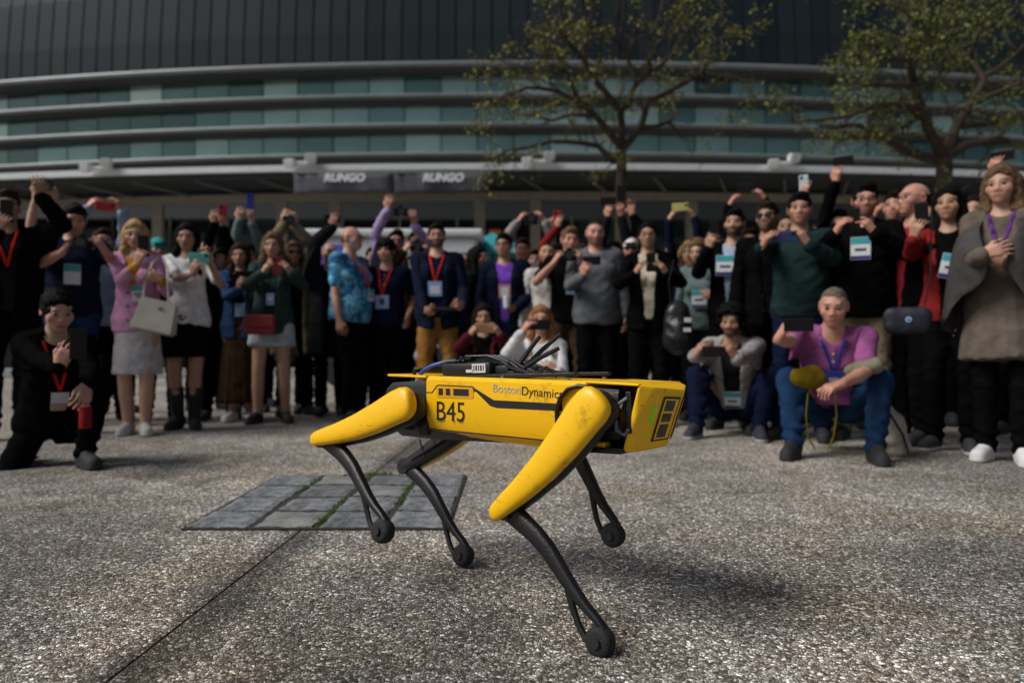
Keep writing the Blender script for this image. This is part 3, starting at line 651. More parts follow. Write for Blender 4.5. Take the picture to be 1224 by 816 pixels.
# legs
ANG={'nf':(.298,-1,.0807,-.7876,1.5754),'nr':(-.298,-1,.1744,-1.2696,2.1369),'ff':(.298,1,0.,-1.4847,2.0694),'fr':(-.298,1,-.1409,-.999,1.8098)}
L1,L2=.325,.37
LBL_LEG={'nf':'near front leg with its yellow thigh angled back and foot planted','nr':'near rear leg with its foot lifted','ff':'far front leg with its foot lifted','fr':'far rear leg showing the black inner thigh'}
for key,(hx,sy,ab,th,kn) in ANG.items():
    def loc(dx,dz,o=0.):    # leg plane -> body frame; o = outward
        return Vector((hx+dx, sy*(.055+.111*math.cos(ab)-dz*math.sin(ab)+o*math.cos(ab)), dz*math.cos(ab)+.111*math.sin(ab)+o*math.sin(ab)))
    u=(math.sin(th),-math.cos(th)); v=(-u[1],u[0])       # along the thigh; v = forward/upward side
    if v[0]<0: v=(-v[0],-v[1])
    def T_(t,a,o): return loc(u[0]*t*L1+v[0]*a,u[1]*t*L1+v[1]*a,o)
    prof=[(-.192,.006,.3),(-.186,.022,.7),(-.172,.034,.88),(-.140,.0430,.97),(-.08,.0480,1.),(.03,.0480,1.),(.25,.0435,1.),(.5,.0370,.98),(.75,.0300,.92),(.92,.0255,.85),(1.02,.0225,.78),(1.07,.018,.65),(1.095,.010,.4),(1.10,.004,.2)]
    bow=lambda t: -.012*math.sin(math.pi*max(0,min(1,t)))     # the thigh is slightly bowed
    def ring(t,hv,f,o0,o1,sh=0.,n=20,pw=2.6):
        R=[]
        for k in range(n):
            a=2*math.pi*k/n; ca,sa=math.cos(a),math.sin(a)
            e=2/pw; cx=math.copysign(abs(ca)**e,ca); sx_=math.copysign(abs(sa)**e,sa)
            om=(o0+o1)/2; oh=(o1-o0)/2*f
            R.append(T_(t,cx*hv+sh-bow(t)*1.0,om+sx_*oh))
        return R if sy<0 else R[::-1]
    leg=rbuild(MB().loft([ring(t,hv*.93,f,-.040,.004,.006) for t,hv,f in prof]),'leg',BLK,None,deg=40); tag(leg,LBL_LEG[key])
    def sub(mb,name,m,deg=35):
        o=mb.build(name,m,None); auto_smooth(o,deg); o.parent=leg; return o
    sub(MB().loft([ring(t,hv,f,-.004,.040) for t,hv,f in prof]),'thigh_shell',YEL,40)
    sub(MB().cyl(T_(0,0,-.052),T_(0,0,-.030),.040,24),'hip_cover',GRY)
    # greebles on the inner face: cable and ribs
    sub(MB().tube([T_(.05,.02,-.042),T_(.3,.026,-.046),T_(.6,.018,-.044),T_(.85,.008,-.036)],.005,7),'thigh_cable',BLK)
    for q in (.15,.32,.49,.66): sub(MB().tube([T_(q,-.03,-.040),T_(q+.02,.03,-.040)],.003,6),'thigh_rib',BLK)
    sub(MB().cyl(T_(1.0,.004,-.034),T_(1.0,.004,.018),.0245,20),'knee_joint',BLK)
    # lower leg
    a2=th+kn; w_=(math.sin(a2),-math.cos(a2)); n_=(-w_[1],w_[0])
    if n_[0]<0: n_=(-n_[0],-n_[1])
    def S_(t,a,o): return loc(u[0]*L1+w_[0]*t*L2+n_[0]*a,u[1]*L1+w_[1]*t*L2+n_[1]*a,o)
    def rect(t,a,hw,ho,n=14,pw=3.):
        R=[]
        for k in range(n):
            q=2*math.pi*k/n; ca,sa=math.cos(q),math.sin(q); e=2/pw
            R.append(S_(t,a+math.copysign(abs(ca)**e,ca)*hw,-.010+math.copysign(abs(sa)**e,sa)*ho))
        return R if sy<0 else R[::-1]
    sh=[(-.06,-.002,0.0108,0.0120),(-.03,.002,0.0216,0.0166),(.04,.004,0.0270,0.0184),(.14,.012,0.0243,0.0175),(.26,.022,0.0221,0.0161),(.40,.026,0.0203,0.0152),(.55,.022,0.0175,0.0143),(.70,.018,0.0149,0.0133),(.80,.020,0.0113,0.0124),(.90,.025,0.0095,0.0120),(.97,.026,0.0086,0.0120),(1.01,.020,0.0072,0.0110)]
    sub(MB().loft([rect(*q) for q in sh]),'lower_leg',GRY if False else BLK,45)
    sub(MB().tube([S_(.66,.008,-.010),S_(.74,-.006,-.010),S_(.84,-.021,-.010),S_(.93,-.027,-.010),S_(1.0,-.024,-.010)],[.010,.0085,.0078,.0078,.009],8),'foot_strut',BLK)
    ft=MB()
    prof2=[(-.020,.020),(-.018,.0285),(-.011,.0325),(0,.0335),(.011,.0325),(.018,.0285),(.020,.020)]
    ft.loft([[S_(1.0,math.cos(2*math.pi*k/24)*r,-.010+o)+(S_(1.0+math.sin(2*math.pi*k/24)*r/L2,0,0)-S_(1.0,0,0)) for k in range(24)] for o,r in prof2])
    sub(ft,'foot',RUB,50)
    for o0 in (-.036,.012): sub(MB().cyl(S_(1.0,0,o0),S_(1.0,0,o0+.005),.011,14),'foot_axle',GRY)
# ---------------------------------------------------------------- people: templates grown from distance fields
def axis(*segs):
    out=[]
    for a,b,h in segs:
        n=max(1,int(round((b-a)/h))); out+=list(np.linspace(a,b,n,endpoint=False))
    out.append(segs[-1][1]); return np.array(out,dtype=np.float32)

class Field:
    def __init__(s,ax,ay,az):
        s.a=(ax,ay,az); s.v=np.full((len(ax),len(ay),len(az)),.09,np.float32)
    def sub(s,lo,hi):
        sl=[]; g=[]
        for k in range(3):
            i=np.searchsorted(s.a[k],lo[k]); j=np.searchsorted(s.a[k],hi[k])
            sl.append(slice(i,max(i,j))); sh=[1,1,1]; sh[k]=-1
            g.append(s.a[k][i:max(i,j)].reshape(sh))
        return tuple(sl),g
    def comb(s,sl,d,k,mode):
        c=s.v[sl]
        if mode=='sub': d=-d
        if mode=='add':
            h=np.clip(.5+.5*(d-c)/k,0,1); s.v[sl]=d+(c-d)*h-k*h*(1-h)
        else:
            h=np.clip(.5-.5*(d-c)/k,0,1); s.v[sl]=d+(c-d)*h+k*h*(1-h)
    def cone(s,a,b,ra,rb,k=.02,sy=1.,mode='add'):
        a=np.array(a,float); b=np.array(b,float); p=max(ra,rb)*max(1,sy)+.07
        sl,(x,y,z)=s.sub(np.minimum(a,b)-p,np.maximum(a,b)+p)
        if 0 in s.v[sl].shape: return
        ab=b-a; L=max(1e-9,float(ab@ab))
        t=np.clip(((x-a[0])*ab[0]+(y-a[1])*ab[1]+(z-a[2])*ab[2])/L,0,1)
        d=np.sqrt((x-a[0]-t*ab[0])**2+((y-a[1]-t*ab[1])/sy)**2+(z-a[2]-t*ab[2])**2)-(ra+(rb-ra)*t)
        s.comb(sl,d,k,mode)
    def ell(s,c,r,k=.02,mode='add'):
        c=np.array(c,float); r=np.array(r,float)
        sl,(x,y,z)=s.sub(c-r-.07,c+r+.07)
        if 0 in s.v[sl].shape: return
        q=[(x-c[0]),(y-c[1]),(z-c[2])]
        k0=np.sqrt((q[0]/r[0])**2+(q[1]/r[1])**2+(q[2]/r[2])**2)
        k1=np.sqrt((q[0]/r[0]**2)**2+(q[1]/r[1]**2)**2+(q[2]/r[2]**2)**2)+1e-6
        s.comb(sl,k0*(k0-1)/k1,k,mode)
    def plane(s,n,off,k=.01):          # keep the side where n.p < off
        x,y,z=[s.a[i].reshape([-1 if j==i else 1 for j in range(3)]) for i in range(3)]
        d=(n[0]*x+n[1]*y+n[2]*z-off).astype(np.float32)+np.zeros_like(s.v)
        h=np.clip(.5-.5*(s.v-d)/k,0,1) if False else None
        s.v=np.maximum(s.v,d)
    def wedge(s,z0,z1,w0,w1,y0=-.03):    # an opening down the front, wider towards the neck
        x,y,z=[s.a[i].reshape([-1 if j==i else 1 for j in range(3)]) for i in range(3)]
        w=w0+(w1-w0)*np.clip((z-z0)/(z1-z0),0,1)**1.3; d=np.maximum(np.maximum(np.abs(x)-w,y-y0),np.maximum(z0-z,z-z1-.1)).astype(np.float32)
        s.v=np.maximum(s.v,-d)
    def mesh(s):
        v=s.v; S=v<0
        occ=S[:-1,:-1,:-1].astype(np.int8)
        for i in (0,1):
            for j in (0,1):
                for k in (0,1):
                    if i|j|k: occ=occ+S[i:S.shape[0]-1+i,j:S.shape[1]-1+j,k:S.shape[2]-1+k]
        act=(occ>0)&(occ<8); I=np.argwhere(act); n=len(I)
        idx=np.full(act.shape,-1,np.int32); idx[act]=np.arange(n)
        P=np.zeros((n,3)); C=np.zeros(n)
        crn=[(i,j,k) for i in (0,1) for j in (0,1) for k in (0,1)]
        val={c:v[I[:,0]+c[0],I[:,1]+c[1],I[:,2]+c[2]] for c in crn}
        pos=[(s.a[k][I[:,k]],s.a[k][I[:,k]+1]) for k in range(3)]
        for c in crn:
            for k in range(3):
                if c[k]==0:
                    e=list(c); e[k]=1; e=tuple(e); a,b=val[c],val[e]
                    m=(a<0)!=(b<0); t=np.where(m,a/np.where(a==b,1,a-b),0)
                    q=np.stack([pos[q_][c[q_]] for q_ in range(3)],1).astype(float)
                    q[:,k]+=t*(pos[k][1]-pos[k][0]); P+=q*m[:,None]; C+=m
        P/=C[:,None]
        F=[]
        for k in range(3):
            o=[q for q in range(3) if q!=k]
            A=[slice(None)]*3; B=[slice(None)]*3; A[k]=slice(0,-1); B[k]=slice(1,None)
            a,b=S[tuple(A)],S[tuple(B)]; E=np.argwhere(a!=b)
            ok=(E[:,o[0]]>0)&(E[:,o[1]]>0)&(E[:,o[0]]<S.shape[o[0]]-1)&(E[:,o[1]]<S.shape[o[1]]-1); E=E[ok]
            inside=a[E[:,0],E[:,1],E[:,2]]
            def at(d0,d1):
                q=E.copy(); q[:,o[0]]+=d0; q[:,o[1]]+=d1; return idx[q[:,0],q[:,1],q[:,2]]
            Q=np.stack([at(-1,-1),at(0,-1),at(0,0),at(-1,0)],1)
            flip=inside if k!=1 else ~inside
            Q=np.where(flip[:,None],Q,Q[:,::-1]); F.append(Q)
        return P,np.concatenate(F)

def vnormals(P,F):
    n=np.cross(P[F[:,2]]-P[F[:,0]],P[F[:,3]]-P[F[:,1]]); N=np.zeros_like(P)
    for k in range(4): np.add.at(N,F[:,k],n)
    return N/(np.linalg.norm(N,axis=1)[:,None]+1e-12)

SQ=math.sqrt(.5)
class Skel: pass
def skeleton(sex):
    k=Skel(); k.sex=sex
    m=sex=='m'
    k.sx=.168 if m else .143; k.sz=1.425
    k.L1,k.L2=.285,.25
    k.hx=.092; k.hz=.92; k.kz=.49; k.az=.085
    k.T1=k.hz-k.kz; k.T2=k.kz-k.az
    k.chest=(.158,.105) if m else (.138,.098)
    k.waist=(.140,.100) if m else (.115,.088)
    k.hips=(.160,.112) if m else (.168,.115)
    k.arm=(.045,.037,.026) if m else (.037,.031,.022)
    k.thigh=.082 if m else .085
    return k
def armpt(k,s,t,y=0.,up=0.):   # point on the resting arm: t along, up = towards the back of the hand
    return np.array([s*(k.sx+t*SQ+up*SQ),.01+y,k.sz-t*SQ+up*SQ])
FING=[(-.030,.072,.0088),(-.010,.080,.0090),(.010,.075,.0086),(.029,.060,.0076)]   # index .. little: offset across the palm (-y is the thumb side), length, radius

def torso_prims(f,k,o=0.,kk=.07):
    cw,cd=k.chest; ww,wd=k.waist; hw,hd=k.hips
    f.ell((0,.012,1.27),(cw+o,cd+o,.20+o),kk)
    f.ell((0,.008,1.09),(ww+o,wd+o,.17+o),kk)
    f.ell((0,.015,.955),(hw+o,hd+o,.125+o),kk)
    f.cone((-k.sx+.03,.014,1.425),(k.sx-.03,.014,1.425),.054+o,.054+o,kk*.9)
    f.cone((0,.02,1.40),(0,.018,1.49),.075+o*.6,.055+o*.4,.06)
    if k.sex=='f':
        for s in (-1,1): f.ell((s*.062,-.075,1.265),(.058+o*.8,.052+o*.8,.058+o*.8),.035)
    else:
        for s in (-1,1): f.ell((s*.07,-.055,1.31),(.075+o*.8,.045+o*.8,.06+o*.8),.05)
def arm_prims(f,k,o=0.,upto=9.,kk=.03,cuff=0.):
    r0,r1,r2=k.arm
    for s in (-1,1):
        e=min(upto,k.L1); f.cone(armpt(k,s,-.01),armpt(k,s,min(.1,e)),r0+.008+o,r0+o,kk*1.5)
        if e>.1: f.cone(armpt(k,s,.08),armpt(k,s,e),r0+o,r0+(r1-r0)*e/k.L1+o,.006)
        if upto>k.L1:
            e=min(upto,k.L1+k.L2); f.cone(armpt(k,s,k.L1),armpt(k,s,min(e,k.L1+.09)),r1+o,r1+.002+o,.006)
            if e>k.L1+.09: f.cone(armpt(k,s,k.L1+.08),armpt(k,s,e),r1+.002+o,r2+(r1-r2)*(k.L1+k.L2-e)/k.L2+o+cuff,.006)
def leg_prims(f,k,o=0.,down=0.,kk=.03,r=None,top=None):
    rt=k.thigh
    rr=r or (rt,.058,.055,.038)
    for s in (-1,1):
        x=s*k.hx
        def c(z0,z1,a,b):
            if z1<down:
                if z0<=down: return
                b=a+(b-a)*(z0-down)/(z0-z1); z1=down
            f.cone((x*.98+s*(k.hz-z0)*.0,.012,z0),(x,.012 if z1>.3 else .02,z1),a+o,b+o,kk if z0>k.hz-.1 else .006)
        c(k.hz-.03,k.kz+.06,rr[0],rr[1]); c(k.kz+.06,k.kz-.05,rr[1],rr[1]*.93)
        if down<k.kz-.05: c(k.kz-.05,k.kz-.16,rr[1]*.93,rr[2]); c(k.kz-.16,k.az,rr[2],rr[3])

def body_template(sex,lod=0):
    k=skeleton(sex); q=(1.,1.5)[lod]; hd,hn,md=.0074*q,.0069*q,.024*min(q,1.2)
    ax=axis((-.83,-.60,hn),(-.60,-.10,md),(-.10,.10,hd),(.10,.60,md),(.60,.83,hn))
    ay=axis((-.21,-.13,.018),(-.13,.10,.0074*q),(.10,.20,.018))
    az=axis((-.01,.74,.026),(.74,1.02,.0086*q),(1.02,1.46,.024),(1.46,1.535,.012),(1.535,1.70,hd),(1.70,1.77,.0105*min(q,1.3)))
    f=Field(ax,ay,az)
    torso_prims(f,k); arm_prims(f,k); leg_prims(f,k)
    for s in (-1,1):
        f.cone((s*k.hx,.02,.10),(s*k.hx,.03,.035),.04,.034,.02); f.cone((s*k.hx,.02,.045),(s*(k.hx+.012),-.12,.028),.038,.03,.02)
        w=k.L1+k.L2     # hand: palm, four fingers, thumb
        for q in (-.024,-.008,.008,.024): f.cone(armpt(k,s,w+.0,y=q*.7),armpt(k,s,w+.082,y=q*1.15),.0165,.0135,.012)
        for y0,L,r in FING:
            f.cone(armpt(k,s,w+.080,y=y0),armpt(k,s,w+.080+L,y=y0*1.35),r*1.05,r*.82,.005)
        f.cone(armpt(k,s,w+.018,y=-.026,up=-.006),armpt(k,s,w+.058,y=-.056,up=-.014),.0165,.0125,.014)
        f.cone(armpt(k,s,w+.058,y=-.056,up=-.014),armpt(k,s,w+.104,y=-.071,up=-.018),.0118,.0092,.006)
    # head
    nr=1. if sex=='m' else .9
    f.cone((0,.028,1.43),(0,.012,1.60),.056*nr,.052*nr,.03)
    f.ell((0,.012,1.660),(.074,.096,.088),.02)
    f.ell((0,-.022,1.605),(.058*(.97 if sex=='f' else 1.02),.068,.064),.03)
    f.ell((0,-.070,1.556),(.026*nr,.022,.018),.03)
    f.cone((-.034,-.077,1.672),(.034,-.077,1.672),.011*nr,.011*nr,.02)
    for s in (-1,1):
        f.ell((s*.043,-.058,1.622),(.022,.022,.02),.03)
        f.ell((s*.031,-.107,1.651),(.018,.022,.0115),.012,'sub')
        f.ell((s*.078,.014,1.638),(.010,.019,.032),.008)
        f.ell((s*.084,.012,1.640),(.006,.010,.018),.006,'sub')
    f.cone((0,-.086,1.655),(0,-.101,1.621),.0085,.0115,.014)
    for s in (-1,1): f.ell((s*.0125,-.091,1.616),(.010,.011,.009),.010)
    f.ell((0,-.060,1.592),(.036,.032,.030),.025)
    f.ell((0,-.084,1.583),(.026,.013,.0125),.012)
    P,F=f.mesh(); return k,P,F

def sm(a,b,x): t=np.clip((x-a)/(b-a),0,1); return t*t*(3-2*t)
def weights(k,P,kind='body'):
    x,y,z=P.T; W={}
    ax=np.abs(x)
    b=np.where(z<k.sz,((ax-k.sx)-.45*(k.sz-z))/1.097,ax-k.sx)
    arm=sm(-.05,.05,b)
    if kind=='skirt': arm=arm*0
    s=np.sign(x); t=(ax-k.sx)*SQ+(k.sz-z)*SQ
    W['arm']=arm
    W['clav']=np.maximum(arm,sm(.03,.15,ax)*sm(1.28,1.42,z)*(1-sm(1.47,1.50,z))) if kind!='skirt' else arm
    W['elbow']=arm*sm(-.04,.04,t-k.L1)
    W['twist']=arm*sm(.06,k.L2-.01,t-k.L1)
    W['wrist']=arm*sm(-.022,.018,t-(k.L1+k.L2))
    W['neck']=(1-arm)*sm(1.45,1.56,z) if kind!='hair' else np.ones_like(z)
    W['spine']=np.maximum(arm,sm(.93,1.22,z))
    h=1-sm(.80,.985,z)
    W['hip']=h*(1-arm) if kind not in('skirt','top') else h*0
    if kind=='top': W['hip']=(1-sm(.74,.97,z))*(1-arm)*.8
    W['knee']=(1-arm)*(1-sm(k.kz-.055,k.kz+.055,z)) if kind!='skirt' else h*0
    W['ankle']=(1-arm)*(1-sm(k.az-.02,k.az+.035,z)) if kind!='skirt' else h*0
    W['side']=sm(-.03,.03,x)
    W['sgn']=s
    if kind=='body':
        hand=t-(k.L1+k.L2); yy=y-.01
        up=((ax-k.sx)*SQ-(k.sz-z)*SQ)
        thumb=(W['wrist']>.5)&(yy<-.036-.10*np.clip(.075-hand,0,1)*0)&(hand<.115)&(yy<-.032-(hand-.02)*.28)
        thumb&=hand>.02
        W['thumb']=np.where(thumb,sm(.03,.06,hand),0); W['thumb2']=np.where(thumb,sm(.058,.072,hand),0)
        W['f1']=np.where(thumb,0,sm(.070,.092,hand)*arm); W['f2']=np.where(thumb,0,sm(.106,.124,hand)*arm)
    return W

def rodr(axis_,ang):
    axis_=np.asarray(axis_,float); n=np.linalg.norm(axis_)
    if n<1e-9: return np.eye(3)
    x,y,z=axis_/n; c,s=math.cos(ang),math.sin(ang); C=1-c
    return np.array([[c+x*x*C,x*y*C-z*s,x*z*C+y*s],[y*x*C+z*s,c+y*y*C,y*z*C-x*s],[z*x*C-y*s,z*y*C+x*s,c+z*z*C]])
def aa(R):
    a=math.acos(max(-1,min(1,(np.trace(R)-1)/2)))
    if a<1e-5: return np.array([0,0,1.]),0.
    if a>math.pi-1e-3:
        w,v=np.linalg.eigh((R+R.T)/2); return v[:,2],a
    return np.array([R[2,1]-R[1,2],R[0,2]-R[2,0],R[1,0]-R[0,1]])/(2*math.sin(a)),a
def between(a,b):
    a=a/np.linalg.norm(a); b=b/np.linalg.norm(b); v=np.cross(a,b); n=np.linalg.norm(v)
    return rodr(v if n>1e-8 else [0,1,0],math.atan2(n,a@b))
def bend(P,w,J,ax,ang):
    """turn the points by the part w of an angle about an axis through J: bends a joint without collapsing it"""
    m=w>1e-4
    if not m.any() or abs(ang)<1e-5: return
    ax=np.asarray(ax,float)/np.linalg.norm(ax); q=P[m]-J; t=(w[m]*ang)[:,None]
    P[m]=J+q*np.cos(t)+np.cross(ax,q)*np.sin(t)+ax*((q@ax)[:,None])*(1-np.cos(t))

def two_bone(S,T,L1,L2,hint):
    d=T-S; L=np.linalg.norm(d); Lc=min(max(L,abs(L1-L2)+.02),(L1+L2)*.995); u=d/max(L,1e-6)
    a=(L1*L1-L2*L2+Lc*Lc)/(2*Lc); h=math.sqrt(max(0,L1*L1-a*a))
    p=hint-u*(hint@u); n=np.linalg.norm(p); p=p/n if n>1e-6 else np.array([0,0,-1.])
    E=S+u*a+p*h; return E,S+u*Lc

class Pose:
    """joint angles worked out from where the hands and feet have to be; all in the person's own frame (faces -Y), metres at rest scale"""
    def __init__(s,k,spine=(0,0,0),neck=(0,0,0),pelvis=(0,0,0),hands=None,feet=None,curl=(.5,.5),pel_pitch=0.):
        s.k=k; s.pelvis=np.array(pelvis,float); s.pp=pel_pitch
        rx=lambda a:rodr([1,0,0],a)
        def eul(e): return rodr([0,0,1],math.radians(e[0]))@rodr([1,0,0],math.radians(e[1]))@rodr([0,1,0],math.radians(e[2]))
        s.Jsp=np.array([0,.02,1.02]); s.Rsp=eul(spine); s.Jn=np.array([0,.02,1.50]); s.Rn=eul(neck)
        s.Rp=rodr([1,0,0],math.radians(pel_pitch)); s.Jp=np.array([0,.015,.95])
        s.arms={}; s.legs={}; s.curl=curl
        for side,sg in (('R',-1),('L',1)):
            d=np.array([sg*SQ,0,-SQ]); n0=np.array([-sg*SQ,0,-SQ]); t0=np.array([0,-1.,0])
            S=np.array([sg*k.sx,.01,k.sz])
            h=(hands or {}).get(side)
            if h is None: h=dict(at=np.array([sg*(k.sx+.075),-.03,.90+.0]),hint=(sg*.5,.8,-.1),fd=(0,-.1,-1),pn=(-sg,0,-.1),local=True,curl=.35)
            T=np.array(h['at'],float); hint=np.array(h.get('hint',(sg*.6,.1,-1)),float)
            T=s.inv_sp(s.inv_root(T)) if True else T
            Rq=(s.Rp@s.Rsp).T
            hint=Rq@hint
            E,Wp=two_bone(S,T,k.L1,k.L2,hint)
            R1=between(d,E-S)
            # twist the upper arm so that the elbow bends in a natural plane (the resting elbow folds forward)
            f=R1.T@(Wp-E); f/=np.linalg.norm(f)
            fp=f-d*(f@d); 
            if np.linalg.norm(fp)>1e-3:
                fp/=np.linalg.norm(fp); ang=math.atan2(np.cross(t0,fp)@d,t0@fp); ang=max(-1.6,min(1.6,ang))
                R1=R1@rodr(d,ang)
            f=R1.T@(Wp-E); R2=between(d,f)
            fd=Rq@np.array(h.get('fd',(0,0,1)),float); pn=Rq@np.array(h.get('pn',(0,1,0)),float)
            fd/=np.linalg.norm(fd); pn=pn-fd*(pn@fd); pn/=np.linalg.norm(pn)
            Fr0=np.stack([d,n0,np.cross(d,n0)],1); Fr1=np.stack([fd,pn,np.cross(fd,pn)],1)
            Rw=(R1@R2).T@Fr1@Fr0.T
            # swing + twist split
            v=Rw@d; sw=between(d,v); tw=sw.T@Rw; a,an=aa(tw); 
            if a@d<0: an=-an
            el=max(0.,float((E-S)[2]/k.L1)); s.lift=getattr(s,'lift',{}); s.lift[side]=np.array([-sg*.035,0,.06])*el
            s.arms[side]=(S,d,n0,t0,R1,R2,sw,an,h.get('curl',curl[0]),h.get('thumb',.4))
        for side,sg in (('R',-1),('L',1)):
            d=np.array([0,0,-1.]); Hh=np.array([sg*k.hx,.012,k.hz])
            ft=(feet or {}).get(side,dict(at=(sg*.10,.0,k.az)))
            T=s.inv_root(np.array(ft['at'],float)); hint=s.Rp.T@np.array(ft.get('hint',(sg*.1,-1,0)),float)
            K,A=two_bone(Hh,T,k.T1,k.T2,hint)
            R1=between(d,K-Hh); f=R1.T@(A-K)
            # keep the knee's fold in the sagittal plane of the thigh
            g=f-d*(f@d)
            if np.linalg.norm(g)>1e-3:
                g/=np.linalg.norm(g); t0=np.array([0,1.,0]); an=math.atan2(np.cross(t0,g)@d,t0@g)
                R1=R1@rodr(d,max(-1.4,min(1.4,an)))
            f=R1.T@(A-K); R2=between(d,f)
            yaw=math.radians(ft.get('yaw',sg*8)); pit=math.radians(ft.get('pitch',0))
            RF=rodr([0,0,1],yaw)@rodr([1,0,0],pit)
            R3=(s.Rp@R1@R2).T@RF
            s.legs[side]=(Hh,np.array([sg*k.hx,.012,k.kz]),np.array([sg*k.hx,.02,k.az]),R1,R2,R3)
    def inv_root(s,T): return s.Jp+s.Rp.T@(T-s.pelvis-s.Jp)
    def inv_sp(s,T): return s.Jsp+s.Rsp.T@(T-s.Jsp)
    def torso(s,P):
        P=np.atleast_2d(np.array(P,float)); Q=s.Jsp+(P-s.Jsp)@s.Rsp.T
        return s.Jp+(Q-s.Jp)@s.Rp.T+s.pelvis
    def head(s,P):
        P=np.atleast_2d(np.array(P,float)); return s.torso(s.Jn+(P-s.Jn)@s.Rn.T)
    def handframe(s,side):
        S,d,n0,t0,R1,R2,sw,an,c,th=s.arms[side]; k=s.k
        P=np.array([S+d*(k.L1+k.L2),S+d*(k.L1+k.L2+.09)+n0*.02]); 
        R=R1@R2@sw@rodr(d,an)
        return P
    def apply(s,P0,W):
        k=s.k; P=P0.copy()
        for side,sg in (('R',-1),('L',1)):
            m=(W['sgn']==sg)
            if (W['arm'][m]>0).any():
                S,d,n0,t0,R1,R2,sw,an,cu,th=s.arms[side]; w=k.L1+k.L2
                ix=np.where(m&(W['clav']>0))[0]; Q=P[ix]; g=lambda n:W[n][ix]
                if 'f1' in W:
                    cax=np.cross(d,n0)
                    bend(Q,g('f2'),S+d*(w+.116),cax,cu*1.5); bend(Q,g('f1'),S+d*(w+.080),cax,cu*1.0)
                    tj=armpt(k,sg,w+.058,y=-.056,up=-.014)
                    bend(Q,g('thumb2'),tj,cax,th*.8); bend(Q,g('thumb'),armpt(k,sg,w+.03,y=-.03),n0+d*.8*0+cax*.0+d*.6,(-1 if sg<0 else 1)*th*.9*-1)
                bend(Q,g('twist'),S+d*k.L1,d,an)
                a,A=aa(sw); bend(Q,g('wrist'),S+d*w,a,A)
                a,A=aa(R2); bend(Q,g('elbow'),S+d*k.L1,a,A)
                a,A=aa(R1); bend(Q,g('arm'),S,a,A)
                P[ix]=Q+s.lift[side]*g('clav')[:,None]
            if (W['hip']>0).any():
                Hh,K,An,R1,R2,R3=s.legs[side]; wS=W['side'] if sg>0 else 1-W['side']
                ix=np.where((wS>1e-3)&((W['hip']>0)))[0]
                if len(ix):
                    Q=P[ix]; a,A=aa(R3); bend(Q,W['ankle'][ix],An,a,A)
                    a,A=aa(R2); bend(Q,W['knee'][ix],K,a,A); a,A=aa(R1); bend(Q,W['hip'][ix],Hh,a,A)
                    P[ix]+=(Q-P[ix])*wS[ix][:,None]
        a,A=aa(s.Rn); bend(P,W['neck'],s.Jn,a,A)
        a,A=aa(s.Rsp); bend(P,W['spine'],s.Jsp,a,A)
        P=s.Jp+(P-s.Jp)@s.Rp.T+s.pelvis
        return P
